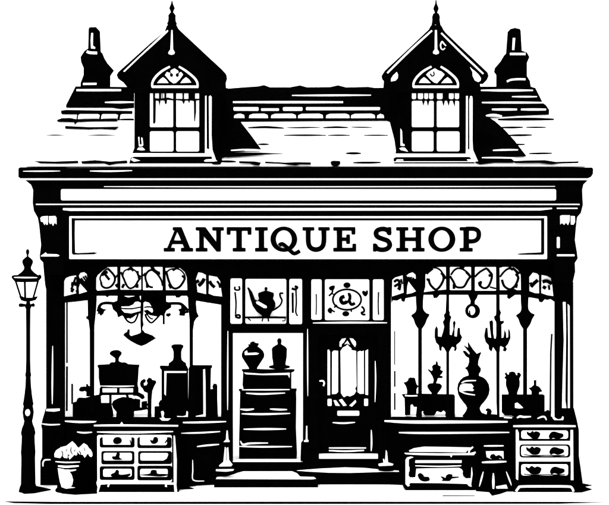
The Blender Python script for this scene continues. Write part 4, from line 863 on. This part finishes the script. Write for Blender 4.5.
M().poly([(405,398),(455,397),(455,418),(446,418),(446.2,413),(443.6,410.6),(441,412.6),(437,411.2),(435.4,414),(434,415.6),(425,415.6),(423.4,413.6),(424.6,411),(421.4,411.6),(420,418),(416.4,418),(417.4,407),(414,407),(412.4,404.4),(410.8,405),(410.4,415),(405.4,415.4)],IY,.12).build('apron', WOODB, tb)
flat('potted_succulent','squat black pot of stubby leaves on the left end of the low table','plant',[(403.4,382.4),(406,382),(408,380.4),(408.6,377.6),(410.4,378.4),(411,381.2),(412.6,377.4),(415,378),(416,382),(416.6,384),(418.4,386),(416.6,389),(416.4,394.8),(407,394.8),(407,390),(406,386.6)],IY+.06,.04,IRON,False,411,k=2)
po = thing('potted_plant','upright black leafy plant in a round bowl on the low table','plant',at(435,395.5,IY+.05))
M().lathe(434.6,[(383.6,5.4),(385,7.2),(387,7.4),(390,5.6),(393,3.2),(395.4,2.6)],IY+.05).build('bowl', IRON, po)
M().cross([(436.2,361),(437.4,361.6),(438,365),(440.8,366.4),(440.2,369.6),(443,371),(441.4,374),(439.6,375.4),(442.8,376.4),(442,378),(437.8,378),(436.8,381),(435.4,384.4),(432.8,384.4),(433.8,380),(432.6,376.6),(430.4,373),(428,370.4),(428.6,369),(431.6,371),(432.8,370),(432,366.6),(434,364.6),(435.8,364.4)],435.4,IY+.05,.07,False,1).build('foliage', IRON, po)
vs = thing('large_vase','very large round black vase with painted white highlight and flame-shaped bouquet in the right bay','vase',at(473.4,418,IY-.02))
vb = M().lathe(473.4,[(376,6.6),(377.4,10),(380,13),(384,15.4),(389,16.2),(394,15.4),(398,13.4),(402,10.4),(405,7.8),(408,6.4),(411,7.4),(414,9.4),(417.6,12)],-.12).build('body', IRON, vs)
M().cross([(468,341.8),(470.4,345.6),(473,349.4),(477,354),(481,352.2),(479.4,356.4),(478,361),(477.8,364.6),(480.6,368),(480.4,371),(478.6,373.6),(479,378),(468.6,378),(468.8,374),(467.4,370.4),(465,368.4),(468,366.4),(469.4,362),(469.2,358.4),(466,356.4),(463.4,352.4),(463,350.6),(465.6,351),(468.6,353.8),(469.4,356.6),(469.8,353),(464,346),(464.4,345.4),(468.4,347.6)],473.4,-.12,.1,False,1).build('bouquet', IRON, vs)
m = M(); m.poly([(459.4,388),(460.6,385),(464,383.6),(471.6,384),(473.6,386.6),(472.2,388.4),(474,390),(472.6,391),(467,390.6),(462,391.4),(459.6,390.8)],-.41,.01)
m.stroke([(461.6,383),(466,381),(476,380.6)],1.2,-.41,.01,.3); m.stroke([(459.6,391),(466,393.6),(475,395)],1.2,-.41,.01,.4)
m.build('painted_highlight', WHT, vb)  # highlights on the vase, painted as white pieces
flat('scroll_foot_dish','small black dish with curled handle right of the large vase','dish',[(480,413),(484,413.6),(487,415),(487.6,411.6),(486,411),(486.4,409.4),(488.6,408.4),(491,409.4),(492,411.6),(491,414.6),(497,414.8),(497,418),(480,418)],IY,.06,IRON)
bx_ = thing('low_cupboard','black low cupboard with a small cut-out in the right half of the right bay','cupboard',at(524,417,IY))
M().poly([(503.2,395.4),(544.6,395.4),(544.6,412),(547,412.6),(549.8,411),(549.8,418),(530,418),(514,418),(513.4,415.4),(505,415.4),(503.2,413.4)],IY,.16).build('case', WOODB, bx_)
M().poly([(515,403.4),(517.4,402.6),(520,404.6),(523.4,408),(519,408.4),(515,407.8)],IY-.014,.01).build('cut_out', WHT, bx_)
m = M(); m.stroke([(504,417.4),(512,417.8)],1.4,-.535,.01,.2); m.build('foot_line', WHT, bx_)
ur = thing('urn','black urn with ball-shaped flowers on the left end of the low cupboard','urn',at(512.6,395.4,IY+.05))
M().lathe(512.8,[(376.4,5.6),(379,6.6),(382,7),(386,6.8),(390,5.4),(393,4.4),(395.2,4.6)],IY+.07).build('body', IRON, ur)
M().cross([(504.6,373.6),(506.4,372.2),(507.4,374.2),(508.8,374.6),(509.2,372.4),(512,371.4),(515,372.2),(516.2,375),(517.4,375),(517,373),(519.4,372.4),(521.2,374.6),(520,377.4),(518,380),(507,380),(505.4,379),(504.4,377.4),(506,376)],512.8,IY+.07,.03,False,2).build('flowers', IRON, ur)
flat('small_teapot','small spiky black teapot on the right end of the low cupboard','teapot',[(528.6,388),(531,387.4),(533,385.8),(534,385),(533.8,380.4),(535,380),(535.8,381),(536,385.4),(539,386.6),(541,389.4),(542,391.4),(539,392),(538.6,395.4),(531.6,395.4),(531.6,391.4),(530,389.6)],IY+.06,.04,IRON,False,535,k=2)

# ================================================================== LIGHT, CAMERA
wd = bpy.data.worlds.new('World'); S.world = wd; wd.use_nodes = True; nt = wd.node_tree
bg = nt.nodes['Background']; sky = nt.nodes.new('ShaderNodeTexSky'); sky.sky_type = 'NISHITA'; sky.sun_disc = False
EL, AZ = R(58), R(-28)
sky.sun_elevation = EL; sky.sun_rotation = math.pi+AZ*-1*-1; sky.dust_density = 1; sky.air_density = 1; sky.ozone_density = .5
hs = nt.nodes.new('ShaderNodeHueSaturation'); hs.inputs['Saturation'].default_value = .08
nt.links.new(sky.outputs[0], hs.inputs['Color']); veil = nt.nodes.new('ShaderNodeMixRGB'); veil.inputs[0].default_value = .6; veil.inputs[2].default_value = (8, 8, 8.1, 1)   # even cloud cover
nt.links.new(hs.outputs[0], veil.inputs[1]); nt.links.new(veil.outputs[0], bg.inputs['Color']); bg.inputs['Strength'].default_value = .15
sun = bpy.data.lights.new('sun', 'SUN'); sun.energy = 2.0; sun.angle = R(14); sun.color = (1,.985,.96)
so = bpy.data.objects.new('sun', sun); COL.objects.link(so)
sd = Vector((math.sin(AZ)*math.cos(EL), -math.cos(AZ)*math.cos(EL), math.sin(EL)))   # towards the sun: upper left, in front
so.rotation_euler = sd.to_track_quat('Z', 'Y').to_euler(); so.location = (-8,-12,14)

cam = bpy.data.cameras.new('camera'); co = bpy.data.objects.new('camera', cam); COL.objects.link(co)
co.location = (0, -CAM_D, CAM_H); co.rotation_euler = (R(90), 0, 0)
cam.sensor_fit = 'HORIZONTAL'; cam.sensor_width = 36; cam.lens = 36*F/609; cam.clip_end = 3000; cam.clip_start = .5
S.camera = co
S.render.engine = 'CYCLES'
S.cycles.max_bounces = 12; S.cycles.diffuse_bounces = 8; S.cycles.transparent_max_bounces = 16
S.render.resolution_x = 1024; S.render.resolution_y = 849
S.view_settings.view_transform = 'Standard'; S.view_settings.look = 'None'
S.view_settings.exposure = 1.2; S.view_settings.gamma = 1; S.view_settings.use_curve_mapping = False
